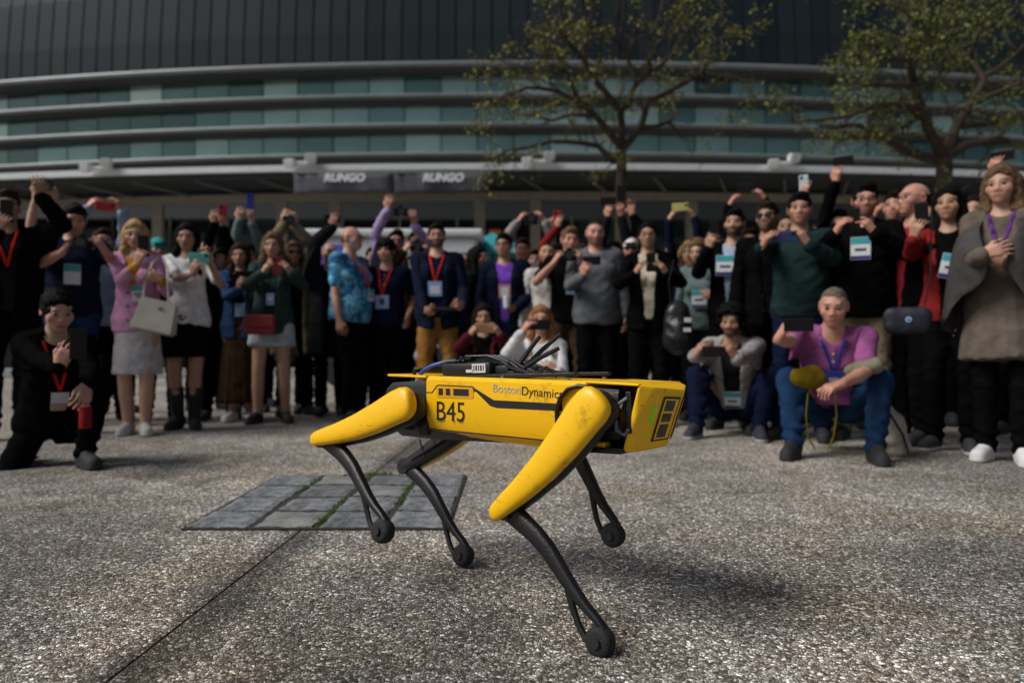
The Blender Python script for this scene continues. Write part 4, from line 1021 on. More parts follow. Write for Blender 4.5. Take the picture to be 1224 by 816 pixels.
# ---------------------------------------------------------------- clothes, hair, shoes grown round the resting body
def n3(P,f,seed=0.):
    x,y,z=(P*f).T
    return (np.sin(x*1.0+1.7*np.sin(y*.9+seed)+seed)+np.sin(y*1.3+1.3*np.sin(z*1.1+2*seed))+np.sin(z*1.2+1.5*np.sin(x*.8+3*seed)+1.))/3
TPL={}
def uni(h,xr,yr,zr):
    h=h*(1.08,1.5)[LOD]; return Field(axis((-xr,xr,h)),axis((-yr[0],yr[1],h)),axis((zr[0],zr[1],h)))
LOD=0
def LOD_set(Z):
    global LOD; LOD=0 if Z<5.5 else 1      # coarser meshes for the rows farther back
def garment(kind,sex):
    if (kind,sex,LOD) in TPL: return TPL[kind,sex,LOD]
    key=kind; tuck=kind.endswith('_tucked'); kind=kind.replace('_tucked',''); k=skeleton(sex); wk='top'; wr=.004; h=.0135
    if kind in('tee','polo','sweater','shirt','hoodie','jacket','blazer','cardigan'):
        f=uni(h,.66,(.24,.24),(.70,1.58))
        o={'tee':.012,'polo':.013,'sweater':.015,'shirt':.008,'hoodie':.022,'jacket':.024,'blazer':.019,'cardigan':.021}[kind]
        torso_prims(f,k,o); hw,hd=k.hips
        hem={'tee':.88,'polo':.90,'sweater':.87,'shirt':.91,'hoodie':.84,'jacket':.81,'blazer':.84,'cardigan':.86}[kind]+(.09 if tuck else 0)
        ww,wd=k.waist
        f.cone((0,.012,1.12),(0,.014,hem+.03),max(ww,hw-.03)+o*.7,hw+o+.004,.05,sy=.70)
        if kind in('tee','polo'): arm_prims(f,k,o+.006,upto=.20,kk=.035)
        else: arm_prims(f,k,o*.55+.005,upto=k.L1+k.L2-(.015 if kind!='blazer' or sex=='m' else .12),kk=.035,cuff=.004)
        if kind=='hoodie': f.ell((0,.055,1.475),(.108,.095,.050),.03); f.cone((-.06,-.045,1.455),(.06,-.045,1.455),.03,.03,.03)
        if kind in('jacket','blazer','cardigan'):
            for s in (-1,1): f.cone((s*.075,.06,1.485),(s*.062,-.085,1.39),.026,.018,.02)
        if kind=='polo':
            for s in (-1,1): f.cone((s*.055,.05,1.488),(s*.052,-.055,1.452),.020,.016,.015)
        f.plane((0,0,-1),-hem)
        f.ell((0,-.035,1.515),(.060,.100,.060),.01,'sub')
        if kind in('jacket','cardigan'): f.wedge(hem,1.47,.022 if kind=='jacket' else .045,.078)
        if kind=='blazer': f.wedge(1.08,1.47,.0,.072)
        wr=.0085 if kind!='shirt' else .004
    elif kind in('trousers','jeans'):
        f=uni(.0145,.30,(.22,.22),(.02,1.10)); wk='bottom'
        hw,hd=k.hips; f.ell((0,.015,.955),(hw+.010,hd+.010,.125),.05); f.cone((0,.012,.98),(0,.012,1.07),hw-.02,k.waist[0]+.012,.04,sy=.75)
        leg_prims(f,k,.014,down=.055,kk=.03,r=(k.thigh,.056,.052,.043)); f.plane((0,0,1),1.06); wr=.009
    elif kind=='shorts':
        f=uni(.0145,.30,(.22,.22),(.5,1.10)); wk='bottom'
        hw,hd=k.hips; f.ell((0,.015,.955),(hw+.012,hd+.012,.125),.05); f.cone((0,.012,.98),(0,.012,1.07),hw-.02,k.waist[0]+.012,.04,sy=.75)
        leg_prims(f,k,.020,down=.72,kk=.03,r=(k.thigh+.004,.095,.06,.05)); f.plane((0,0,1),1.06); f.plane((0,0,-1),-.70)
    elif kind in('skirt','longskirt','shortskirt'):
        f=uni(.015,.36,(.26,.26),(.12,1.12)); wk='skirt'; hem={'skirt':.50,'longskirt':.20,'shortskirt':.62}[kind]
        hw,hd=k.hips; f.ell((0,.015,.955),(hw+.012,hd+.012,.14),.05); f.cone((0,.012,1.0),(0,.012,hem),hw-.012,{'skirt':.190,'longskirt':.22,'shortskirt':.205}[kind],.04,sy=.78)
        f.cone((0,.012,.98),(0,.012,1.08),hw-.02,k.waist[0]+.014,.04,sy=.75); f.plane((0,0,1),1.07); f.plane((0,0,-1),-hem); wr=.006
    elif kind in('coat','longcoat'):
        f=uni(.0145,.66,(.24,.24),(.55,1.58)); torso_prims(f,k,.030); f.cone((0,.012,1.12),(0,.014,.62),k.hips[0]+.01,k.hips[0]+.06,.05,sy=.74); arm_prims(f,k,.03,upto=k.L1+k.L2-.015,kk=.035)
        f.plane((0,0,-1),-.60); f.ell((0,-.035,1.515),(.060,.100,.060),.01,'sub'); f.wedge(*((.5,1.47,.05,.075) if kind=='coat' else (1.15,1.47,.0,.07)))
    elif kind in('shoes','boots'):
        f=uni(.0105,.20,(.22,.14),(-.002,.42)); wk='bottom'
        for s in (-1,1):
            x=s*k.hx
            f.cone((x,.03,.075),(x,.035,.042),.047,.044,.02); f.cone((x,.025,.045),(x+s*.012,-.115,.036),.044,.042,.02); f.cone((x+s*.002,-.02,.075),(x+s*.01,-.09,.052),.036,.030,.02)
            f.cone((x,.03,.012),(x+s*.012,-.118,.012),.043,.043,.006)
            if kind=='boots': f.cone((x,.02,.10),(x,.02,.36),.050,.064,.02)
        f.plane((0,0,-1),.0); wr=0
        if kind=='boots': f.plane((0,0,1),.37)
    P,F=f.mesh()
    if wr:
        N=vnormals(P,F); Rd=np.stack([P[:,0]+.7*P[:,2],P[:,1],P[:,2]*.9-.5*np.abs(P[:,0])],1); d=n3(P,24,1.)*.5+n3(Rd*np.array([.5,1,1.6]),42,2.)*.55+n3(Rd*np.array([.4,1,1.5]),85,3.)*.25
        if kind in('longskirt','cape','coat','longcoat'): 
            a=np.arctan2(P[:,0],-P[:,1]); d+=np.sin(a*14+2*np.sin(a*3))*np.clip(1.25-P[:,2],0,1.)*1.8
        if kind in('trousers','jeans'): d+=1.1*np.sin(P[:,2]*90+P[:,0]*30)*np.exp(-((P[:,2]-.14)/.07)**2)+.8*np.sin(P[:,2]*75+P[:,1]*40)*np.exp(-((P[:,2]-.50)/.06)**2)
        P=P+N*(d*wr)[:,None]
    W=weights(k,P,wk)
    TPL[key,sex,LOD]=(k,P,F,W); return TPL[key,sex,LOD]
def hair(kind,sex):
    if (kind,sex,LOD) in TPL: return TPL[kind,sex,LOD]
    long_=kind in('long','wavy','loose'); f=uni(.0095,.17,(.15,.17),((1.18 if long_ else 1.50),1.82))
    o={'short':.011,'crop':.0015,'fringe':.010,'curly':.030,'long':.016,'wavy':.020,'loose':.018,'bun':.012,'bald':.004,'cap':.014,'mop':.020}[kind]
    f.ell((0,.016,1.664),(.0740+o*.75,.097+o,.088+o*1.25),.02)
    if kind=='short': f.ell((.012,-.045,1.738),(.056,.048,.027),.02)
    if kind in('curly','mop'): f.ell((0,-.01,1.70),(.080+o*.6,.085+o*.6,.065+o*.7),.02)
    if kind=='cap':
        f.plane((0,.25,-1),-1.672); f.cone((-.05,-.10,1.69),(.05,-.10,1.69),.008,.008,.02); f.ell((0,-.13,1.688),(.068,.055,.007),.01)
    elif kind=='bald':
        f.plane((0,0,1),1.672); f.plane((0,-1,0),-.004); f.ell((0,.02,1.72),(.070,.12,.085),.01,'sub'); f.plane((0,0,-1),-1.585)
    else:
        zf={'crop':1.738,'mop':1.690,'fringe':1.676,'curly':1.732,'long':1.738,'wavy':1.738,'loose':1.738,'bun':1.732}.get(kind,1.722)
        f.ell((.010 if long_ else 0,-.125,zf-.088),(.066 if long_ else .070,.084 if kind!='curly' else .092,.086),.012,'sub')             # the face
        for s in (-1,1): f.ell((s*.058,-.085,1.690),(.020,.045,.026) if kind!='crop' else (.026,.060,.040),.012,'sub')
        if kind in('short','crop','mop','curly'):
            f.plane((0,.55,-1),-1.600 if kind!='mop' else -1.588); 
            for s in (-1,1): f.ell((s*.085,.006,1.630),(.022,.028,.042),.01,'sub')
        if long_:
            for s in (-1,1):
                f.cone((s*.070,.018,1.66),(s*.082,-.005,1.50),.030,.036,.03); f.cone((s*.082,-.005,1.50),(s*(.092 if kind!='loose' else .10),-.070,1.33),.036,.026,.03)
                if kind!='long': f.cone((s*.09,-.07,1.36),(s*.085,-.095,1.24),.030,.016,.03)
            f.cone((0,.075,1.64),(0,.11,1.32),.085,.07,.04,sy=.6)
        if kind=='bun': f.ell((0,.115,1.70),(.045,.045,.045),.015); f.plane((0,.5,-1),-1.60)
        if kind=='fringe': f.plane((0,.25,-1),-1.575)
    P,F=f.mesh(); N=vnormals(P,F); a=np.arctan2(P[:,0],-P[:,1]-.0)
    if kind in('curly','mop'): d=n3(P,95,.3)*.008+n3(P,190,1.)*.004
    elif kind=='cap': d=0*a
    else: d=(np.sin(a*21+3*np.sin(P[:,2]*34)+P[:,1]*40)*.0030+n3(P,62,.7)*.0050+n3(P,130,1.9)*.003)*(.4 if kind in('crop','bald') else 1)
    if kind=='wavy': d=d+np.sin(P[:,2]*70+a*3)*.006*np.clip((1.62-P[:,2])*8,0,1)
    P=P+N*np.broadcast_to(d,(len(P),))[:,None]
    TPL[kind,sex,LOD]=(None,P,F,None); return TPL[kind,sex,LOD]
BODY={}
def body(sex):
    if (sex,LOD) not in BODY: k,P,F=body_template(sex,LOD); BODY[sex,LOD]=(k,P,F,weights(k,P))
    return BODY[sex,LOD]

# ---------------------------------------------------------------- materials of people
def skin_mat():
    m,t,p=new_mat('skin'); L=t.links.new; a=nd(t,'ShaderNodeVertexColor',layer_name='tone'); L(a.outputs[0],p.inputs['Base Color'])
    p.inputs['Roughness'].default_value=.52; p.inputs['Specular IOR Level'].default_value=.4; p.inputs['Subsurface Weight'].default_value=.0
    return m
SKIN=skin_mat()
def hair_m(name,col): return mat('hair_'+name,col,.62,var=.5,scale=34.,bump=1.,bscale=85.,spec=.06)
HAIR={'black':(.005,.0045,.0045),'brown':(.030,.017,.010),'dark':(.011,.0075,.0055),'grey':(.13,.105,.085),'blonde':(.40,.25,.11),'ginger':(.26,.12,.045),'lightbrown':(.12,.075,.042),'white':(.7,.7,.68),'teal':(.02,.10,.13)}
TONE={'fair':(.47,.275,.195),'pink':(.47,.245,.175),'tan':(.33,.185,.118),'olive':(.36,.21,.135),'warm':(.40,.225,.145),'deep':(.22,.11,.065)}
EYEM=[mat('eye_white',(.36,.32,.29),.2,var=.02),mat('iris_dark',(.03,.018,.010),.15,var=.02)]
GLS=mat('glasses_frame',(.012,.012,.014),.35,var=.05); SGL=mat('sunglass_lens',(.010,.010,.012),.12,var=.05)
PHM=mat('phone_black',(.006,.006,.007),.30,var=.05,spec=.3)
def bicol(name,c1,c2):
    a=mat('cloth_'+name,c1,.8,var=.15); b=mat(name+'_sole',c2,.7,var=.1); return [a,b]
def tone_colors(P,sex,base,beard=None,lips=1.):
    b=np.array(base); Cc=np.tile(b,(len(P),1)).astype(float); x,y,z=P.T; ax=np.abs(x)
    Cc*=(1+.07*n3(P,40,.2)+.05*n3(P,110,.9))[:,None]
    face=(y<-.045)&(z>1.53)&(z<1.72)
    red=np.exp(-(((ax-.045)/.022)**2+((z-1.622)/.022)**2))*face+.8*np.exp(-((ax/.018)**2+((z-1.618)/.016)**2))*face
    Cc*=1-red[:,None]*np.array([.0,.20,.22])
    lip=np.exp(-((x/.024)**4+((z-1.583)/.0095)**4))*(y<-.080); lc=b*np.array([.80,.42,.42]) if sex=='m' else b*np.array([.85,.30,.30]); lc=b+(lc-b)*lips
    Cc+=(lc-Cc)*(lip*.85)[:,None]
    Cc*=(1-.6*np.exp(-((x/.025)**4+((z-1.583)/.0028)**2))*(y<-.082))[:,None]
    brow=np.exp(-(((ax-.032)/.020)**4+((z-1.676+.10*(ax-.03)**1)/.0055)**4))*face
    Cc*=(1-.65*brow)[:,None]
    eye=np.exp(-(((ax-.031)/.017)**4+((z-1.651)/.0085)**4))*face; Cc*=(1-.22*eye)[:,None]
    ear=(ax>.072)&(z>1.6)&(z<1.68); Cc[ear]*=np.array([1.02,.85,.82])
    hand=(ax>.5); Cc[hand]*=np.array([1.0,.93,.92])
    if beard is not None:
        bm_=sm(1.612,1.600,z) if False else (1-sm(1.598,1.618,z-.35*np.clip(ax-.04,0,.04)*1.2)); bm_=bm_*sm(1.535,1.548,z+.25*np.clip(-y-.02,0,.1)*.2)*(y<.012)*(1-.9*np.clip(lip*1.4,0,1))
        col=np.array(beard[0]); Cc+=(col-Cc)*(bm_*beard[1])[:,None]
    return Cc
def person_mesh(name,P,F,m,parent,col=None,midx=None,smooth=True):
    me=bpy.data.meshes.new(name); n=len(P); me.vertices.add(n); me.vertices.foreach_set('co',np.ascontiguousarray(P,dtype=np.float32).ravel())
    me.loops.add(len(F)*4); me.loops.foreach_set('vertex_index',np.ascontiguousarray(F,dtype=np.int32).ravel())
    me.polygons.add(len(F)); me.polygons.foreach_set('loop_start',np.arange(0,len(F)*4,4,dtype=np.int32)); 
    me.update(calc_edges=True); me.polygons.foreach_set('use_smooth',np.ones(len(F),dtype=bool))
    for q in (m if isinstance(m,(list,tuple)) else [m]): me.materials.append(q)
    if midx is not None: me.polygons.foreach_set('material_index',midx.astype(np.int32))
    if col is not None:
        a=me.color_attributes.new('tone','FLOAT_COLOR','POINT'); a.data.foreach_set('color',np.concatenate([col,np.ones((n,1))],1).astype(np.float32).ravel())
    me.update(); o=bpy.data.objects.new(name,me); C.objects.link(o); o.parent=parent; return o

def preset(kind,sg):
    i=-sg
    return {'hold':dict(fd=(i*.30,-.30,.85),pn=(i*.45,.85,.25),hint=(sg*.55,.25,-1),curl=.55,thumb=.5),
            'side':dict(fd=(i*.50,-.25,.80),pn=(i*.80,.45,-.25),hint=(sg*.75,.15,-.8),curl=.48,thumb=.5),
            'up':dict(fd=(i*.15,-.25,1),pn=(i*.35,.9,.1),hint=(sg*1,-.35,-.2),curl=.40,thumb=.5),
            'upside':dict(fd=(i*.55,-.2,.8),pn=(i*.8,.4,-.2),hint=(sg*1,-.3,-.3),curl=.45,thumb=.5),
            'wave':dict(fd=(i*.1,-.1,1),pn=(0,-1,0),hint=(sg,-.2,-.3),curl=.12,thumb=.1),
            'fist':dict(fd=(i*.3,-.2,1),pn=(i*.2,.9,0),hint=(sg,-.3,-.3),curl=1.1,thumb=.9),
            'hang':dict(fd=(i*.05,-.12,-1),pn=(i,.15,0),hint=(sg*.3,1,-.1),curl=.35,thumb=.3),
            'lap':dict(fd=(i*.75,-.55,-.25),pn=(0,.35,-.9),hint=(sg*.9,.4,-.5),curl=.55,thumb=.4),
            'down':dict(fd=(i*.25,-.6,-.75),pn=(i*.4,.6,-.5),hint=(sg*.8,.5,-.4),curl=.5,thumb=.4),
            'cross':dict(fd=(i*.9,-.1,.25),pn=(0,.95,0),hint=(sg*.35,.15,-1),curl=.4,thumb=.3),
            'pad':dict(fd=(i*.6,-.75,.15),pn=(i*.5,.2,.6),hint=(sg*.6,.6,-.8),curl=.8,thumb=.6)}[kind]
ROBOT=(.1,1.9)
NPER=0
def person(label,px,ytop,H,sex='m',hair_=('short','dark'),tone='warm',top=('sweater','black'),inner=None,bottom=('trousers','black'),shoes=('shoes',(.02,.02,.02),(.02,.02,.02)),
           R=None,Lh=None,look=0.,tilt=0.,turn=None,beard=None,glasses=None,fat=0.,badge=None,lanyard=None,spine=(0,0,0),Z=None,stance=None,crouch=None,roll=0.,cape=None,extra=None):
    """one person: px / ytop say where the top of the head is in the photograph, H the height that sets the distance"""
    global NPER; NPER+=1; rr=random.Random(NPER*13+5)
    if Z and not crouch: H=EYE+Z*(HY-ytop)/FPX
    Z=Z or (H-EYE)*FPX/(HY-ytop); s=H/1.765; X=(px-CX)/FPX*Z
    th=math.atan2(ROBOT[0]-X,-(ROBOT[1]-Z)) if turn is None else math.radians(turn)
    LOD_set(Z)
    root=thing('person',label,'person',(X,Z,0),th,'crowd watching the walking robot'); root.scale=(s,s,s)
    k,P0,F0,W0=body(sex); Ri=np.array(Matrix.Rotation(-th,3,'Z'))
    def lw(v): return Ri@((np.array(v)-np.array([X,Z,0]))/s)
    hands={}
    for side,sg,sp in (('R',-1,R),('L',1,Lh)):
        if sp is None: continue
        d=preset(sp[0],sg); 
        if len(sp)>4: d.update(sp[4])
        c=lw(at(sp[1],sp[2],Z-sp[3])) if len(sp)>3 else np.array(sp[1])
        fd=np.array(d['fd'],float); fd/=np.linalg.norm(fd); pn=np.array(d['pn'],float); pn/=np.linalg.norm(pn)
        off=.035 if sp[0] in('hold','side','up','upside') else .0
        d['at']=c-pn*off-fd*.085; d['c']=c; hands[side]=d
    if crouch: feet=crouch['feet']; pel=crouch['pelvis']; pp=crouch.get('pitch',0)
    else:
        st=stance if stance is not None else (.060 if bottom and 'skirt' in bottom[0] else rr.uniform(.08,.13)); pel=(0,0,-.006); pp=0
        feet={q:dict(at=(sg*(st+rr.uniform(0,.03)),rr.uniform(-.06,.05),k.az),yaw=sg*rr.uniform(4,18)*-1 if False else sg*rr.uniform(4,18),hint=(sg*.1,-1,0)) for q,sg in (('R',-1),('L',1))}
        if crouch is None: spine=(spine[0],spine[1],spine[2]+rr.uniform(-2,2))
    for q,sg in (('R',-1),('L',1)):
        if q not in hands and not crouch:
            hands[q]=dict(at=(sg*(k.sx+.085+fat*.1),-.02+rr.uniform(-.05,.03),.905),**{a:b for a,b in preset('hang',sg).items()})
        elif q not in hands: hands[q]=dict(at=(sg*.2,-.35,.55),**preset('lap',sg))
    if crouch:          # lower or raise the hips until the head is where the photograph has it
        pel=list(pel); want=(EYE+Z*(HY-ytop)/FPX)/s
        for _ in range(4):
            q_=Pose(k,spine=spine,neck=(look,tilt,roll),pelvis=pel,pel_pitch=pp,hands=hands,feet=feet); pel[2]+=want-max(q_.head([(0,.01,1.765),(0,-.06,1.745)])[:,2])
        pel[2]=max(-.76,min(-.3,pel[2]))
    po=Pose(k,spine=spine,neck=(look,tilt,roll),pelvis=pel,pel_pitch=pp,hands=hands,feet=feet)
    def fatten(P,W):
        if not fat: return P
        z=P[:,2]; q=(1-W['arm'])*sm(.72,.95,z)*(1-sm(1.28,1.46,z)); Q=P.copy(); Q[:,0]*=1+fat*.75*q; Q[:,1]=np.where(Q[:,1]<0,Q[:,1]*(1+fat*1.5*q*np.exp(-((z-1.08)/.18)**2)+fat*.4*q),Q[:,1]*(1+fat*.4*q)); return Q
    tc=tone_colors(P0,sex,np.array(TONE[tone])*rr.uniform(.92,1.05),beard)
    person_mesh('body',po.apply(fatten(P0,W0),W0),F0,SKIN,root,tc)
    def wear(name,kind,m,midx=None,grow=0.):
        k_,P,F,W=garment(kind,sex)
        return person_mesh(name,po.apply(fatten(P,W),W),F,m,root,midx=midx)
    topM=CL[top[1]] if isinstance(top[1],str) else top[1]
    wear({'tee':'t_shirt','polo':'polo_shirt','sweater':'sweater','hoodie':'hoodie','jacket':'jacket','blazer':'blazer','cardigan':'cardigan','shirt':'shirt','coat':'coat','longcoat':'coat'}[top[0]],top[0]+('_tucked' if crouch and 'coat' not in top[0] else ''),topM)
    if inner: wear('shirt','shirt_tucked' if crouch else 'shirt',CL[inner] if isinstance(inner,str) else inner)
    if bottom: wear({'jeans':'jeans','trousers':'trousers','shorts':'shorts','skirt':'skirt','longskirt':'skirt','shortskirt':'skirt'}[bottom[0]],bottom[0],CL[bottom[1]])
    if cape:
        zs=[1.475,1.44,1.39,1.32,1.24,1.16,1.08,1.0,.93,.86]; aa_=[.078,.150,.222,.250,.268,.285,.298,.310,.320,.330]; bf=[.062,.095,.140,.255,.315,.320,.300,.275,.262,.255]; bb=[.085,.105,.13,.145,.16,.17,.185,.20,.21,.22]; gp=[36,34,28,20,14,9,11,20,33,48]
        V=[];F=[];n=64
        for zi,(z,a,f_,b_,gq) in enumerate(zip(zs,aa_,bf,bb,gp)):
            for q in range(n+1):
                t=math.radians(gq)+(2*math.pi-2*math.radians(gq*(.8 if zi>5 else 1)))*q/n; w_=(1.475-z)/.6
                k_=1+(.055*math.sin(9*t+2*math.sin(3*t))+.03*math.sin(17*t+1))*w_
                V.append(Vector((-a*math.sin(t)*k_,-(f_ if math.cos(t)>0 else b_)*math.cos(t)*k_,z+.05*math.sin(2.2*t+.5)*w_-.035*w_*math.sin(7*t))))
        V=[Vector(q) for q in po.torso(np.array([tuple(v) for v in V]))]
        for a in range(len(zs)-1):
            for q in range(n): i0=a*(n+1)+q; F.append((i0,i0+1,i0+n+2,i0+n+1))
        co=mesh_obj('cape',V,F,CL[cape],root,True); m_=co.modifiers.new('thick','SOLIDIFY'); m_.thickness=.010; m_=co.modifiers.new('smooth','SUBSURF'); m_.levels=1; m_.render_levels=1
    if shoes and not (Z<.1):
        k_,P,F,W=garment(shoes[0],sex); zc=P[F].mean(1)[:,2]; sole=(zc<.026).astype(int); nm=shoes[0].rstrip('s')
        ms=bicol('shoe_%02x%02x%02x_%02x'%tuple(int(255*min(1,q)) for q in (*shoes[1],shoes[2][0])),shoes[1],shoes[2]); Q=po.apply(P,W)
        fx=P[F].mean(1)[:,0]
        for sg in (-1,1):
            m=(fx*sg>0); ids=np.unique(F[m]); mp=np.full(len(P),-1); mp[ids]=np.arange(len(ids)); person_mesh(nm,Q[ids],mp[F[m]],ms,root,midx=sole[m])
    if shoes and shoes[0]=='shoes' and Z<5.7:      # laces across the instep
        V=[];F=[]
        for sg in (-1,1):
            for q in range(4):
                y0=-.045-.016*q; zt=.094-.0085*q; n=len(V)
                for x in np.linspace(-.026,.026,5):
                    zz=zt-(x/.026)**2*.012
                    for dy,dz in ((-.004,-.003),(.004,-.001),(.004,.0035),(-.004,.0015)): V.append((sg*(k.hx+.006)+x,y0+dy+(.006 if q%2 else -.006)*x/.026,zz+dz))
                for a_ in range(4):
                    for b_ in range(4): F.append((n+a_*4+b_,n+a_*4+(b_+1)%4,n+(a_+1)*4+(b_+1)%4,n+(a_+1)*4+b_))
        V=np.array(V); person_mesh('laces',po.apply(V,weights(k,V,'bottom')),np.array(F),CL['charcoal'] if shoes[1][0]>.3 else CL['lgrey'],root)
    if top[0] in('jacket','polo','blazer') and Z<6.7:
        k_,P,F,W=garment(top[0],sex); P=fatten(P,W); Pt=P[W['arm']<.2]
        def fr(x,z): d=(Pt[:,0]-x)**2+(Pt[:,2]-z)**2; return Pt[np.argsort(d)[:5],1].min()
        bxs=[(-.045,1.16-.11*i) for i in range(3)] if top[0]!='polo' else [(0.,1.40-.045*i) for i in range(3)]
        for x,z in bxs:
            v=Vector(po.torso(np.array((x,fr(x,z)-.002,z)))[0]); o_=mesh_obj('button',BUTTON.V,BUTTON.F,CL['charcoal'] if top[0]!='polo' else CL['lgrey'],root); o_.location=v; o_.rotation_euler=(math.radians(90),0,0)
        if top[0]=='polo':
            st=MB(); st.tube([Vector(po.torso(np.array((0,fr(0,z)-.001,z)))[0]) for z in np.linspace(1.43,1.28,6)],.014,6,flat=.2,up=(0,-1,0)); st.build('placket',topM,root)
    HM=None
    if hair_:
        hk,hc=hair_; _,P,F,_=hair(hk,sex); HM=hair_m(hc,HAIR[hc]) if isinstance(hc,str) and hk!='cap' else (CL[hc] if isinstance(hc,str) else hc)
        person_mesh('hair' if hk!='cap' else 'cap',po.head(P),F,HM,root)
        if hk=='cap': _,P,F,_=hair('crop',sex); person_mesh('hair',po.head(P),F,hair_m('dark',HAIR['dark']),root)
    # eyes
    hd=lambda v:Vector(po.head(np.array(v,float))[0])
    Hc=hd((0,0,1.65)); Rh=Matrix([list(r) for r in (po.Rp@po.Rsp@po.Rn)])
    if glasses!='sun':
        for sx in (-1,1):
            o=bpy.data.objects.new('eye',eye_mesh()); C.objects.link(o); o.parent=root; o.location=hd((sx*.031,-.0775,1.651)); o.rotation_euler=Rh.to_euler()
    if glasses:
        g_=MB()
        for sx in (-1,1):
            ring=[hd((sx*.034+.0255*math.cos(q),-.1035+.004*abs(math.cos(q)),1.650+.0185*math.sin(q))) for q in np.linspace(0,2*math.pi,13)]
            g_.tube(ring,.0022,5,caps=False)
            g_.tube([hd((sx*.059,-.100,1.655)),hd((sx*.075,-.05,1.657)),hd((sx*.082,.01,1.655))],.0022,5)
        g_.tube([hd((-.010,-.105,1.655)),hd((.010,-.105,1.655))],.0022,5); go=g_.build('glasses',GLS,root)
        if glasses=='sun':
            l_=MB()
            for sx in (-1,1): l_.add([hd((sx*.034+.0265*math.cos(q)*(1),-.1035+.004*abs(math.cos(q)),1.650+.0195*math.sin(q))) for q in np.linspace(0,2*math.pi,12,endpoint=False)]+[hd((sx*.034,-.1065,1.650))],[(i,(i+1)%12,12) for i in range(12)])
            o=l_.build('lens',SGL,go); 
    # badge on a lanyard lying on the front of the clothes
    if badge or lanyard:
        k_,P,F,W=garment(top[0] if top[0] not in('jacket','cardigan','blazer','coat','longcoat') else 'shirt',sex); P=fatten(P,W)
        if top[0] in('jacket','cardigan','blazer','coat','longcoat'): k2,P2,F2,W2=garment(top[0],sex); P=np.concatenate([P,fatten(P2,W2)]); armw=np.concatenate([W['arm'],W2['arm']])
        else: armw=W['arm']
        Pt=P[armw<.2]
        def front(x,z):
            d=(Pt[:,0]-x)**2+(Pt[:,2]-z)**2; i=np.argsort(d)[:10]; return Pt[i,1].min()
        bx,bz=(badge or {}).get('x',0.),(badge or {}).get('z',1.16)
        tw=lambda v:Vector(po.torso(np.array(v,float))[0])
        if lanyard:
            lm=CL[lanyard]
            ln=MB()
            for sx in (-1,1):
                pts=[]
                for t in np.linspace(0,1,9):
                    x=sx*.066*(1-t)+bx*t; z=1.475+(bz+.055-1.475)*t; pts.append(tw((x,front(x,z)-.006 if t>.12 else min(front(x,z)-.004,-.03),z)))
                ln.tube(pts,.0085,6,flat=.35,up=(0,-1,0))
            ln.build('lanyard',lm,root)
        if badge:
            y=min(front(bx+dx,bz+dz) for dx in (-.04,0,.04) for dz in (-.05,0,.05))-.007; w_,h_=badge.get('size',(.095,.125))
            rotb=badge.get('rot',0.)
            def bq(x,z,dy=0.): c_,s_=math.cos(rotb),math.sin(rotb); return tw((bx+x*c_-z*s_,y+dy,bz+x*s_+z*c_))
            def card(x0,x1,z0_,z1_,d0,d1): 
                V=[bq(x,z,dy) for dy in(d0,d1) for x,z in((x0,z0_),(x1,z0_),(x1,z1_),(x0,z1_))]; return MB().add(V,[(0,1,2,3),(7,6,5,4),(0,4,5,1),(1,5,6,2),(2,6,7,3),(3,7,4,0)])
            bo=card(-w_/2,w_/2,-h_/2,h_/2,-.004,.002).build('badge',CL[badge.get('base','badge_white')],root)
            for nm,(x0,x1,z0_,z1_),cl in badge.get('parts',[('badge_header',(-.5,.5,.18,.5),'badge_teal'),('badge_text',(-.35,.35,-.08,.02),'badge_ink'),('badge_text',(-.25,.25,-.22,-.16),'badge_ink')]):
                card(x0*w_*.96,x1*w_*.96,z0_*h_*.96,z1_*h_*.96,-.0055,-.004).build(nm,CL[cl],bo)
    root['_z']=Z
    def wpt(v): return Matrix.Translation((X,Z,0))@Matrix.Rotation(th,4,'Z')@Matrix.Scale(s,4)@Vector(v)
    Rw=Matrix.Rotation(th,3,'Z')
    return dict(root=root,pose=po,hands=hands,wpt=wpt,R=Rw,s=s,Z=Z,X=X,th=th,k=k)
BUTTON=MB().tube([(0,0,-.003),(0,0,.003)],.009,10)
EYE_ME=None
def eye_mesh():
    global EYE_ME
    if EYE_ME: return EYE_ME
    bm=bmesh.new(); bmesh.ops.create_uvsphere(bm,u_segments=12,v_segments=10,radius=.0117); bmesh.ops.rotate(bm,cent=(0,0,0),matrix=Matrix.Rotation(math.radians(90),3,'X'),verts=bm.verts)
    for f in bm.faces:
        c=f.calc_center_median(); f.material_index=1 if c.y<-.0080 else 0; f.smooth=True
    me=bpy.data.meshes.new('eye'); bm.to_mesh(me); bm.free()
    for m in EYEM: me.materials.append(m)
    EYE_ME=me; return me
PHONE={}
def phone_mesh(c,case):
    key=(c,case)
    if key in PHONE: return PHONE[key]
    w,h,t=(.074,.152,.0095)
    m=MB().box((0,0,0),(w,t,h),bev=.004); me=m.build('tmp',CL[c]); a=me.data; bpy.data.objects.remove(me)
    m=MB().box((0,t/2+.0006,0),(w*.90,.001,h*.93)); me=m.build('tmp',PHM); b=me.data; bpy.data.objects.remove(me)
    m=MB().box((-w*.22,-t/2-.001,h*.36),(.022,.003,.026),bev=.001); me=m.build('tmp',PHM); d=me.data; bpy.data.objects.remove(me)
    PHONE[key]=(a,b,d); return PHONE[key]
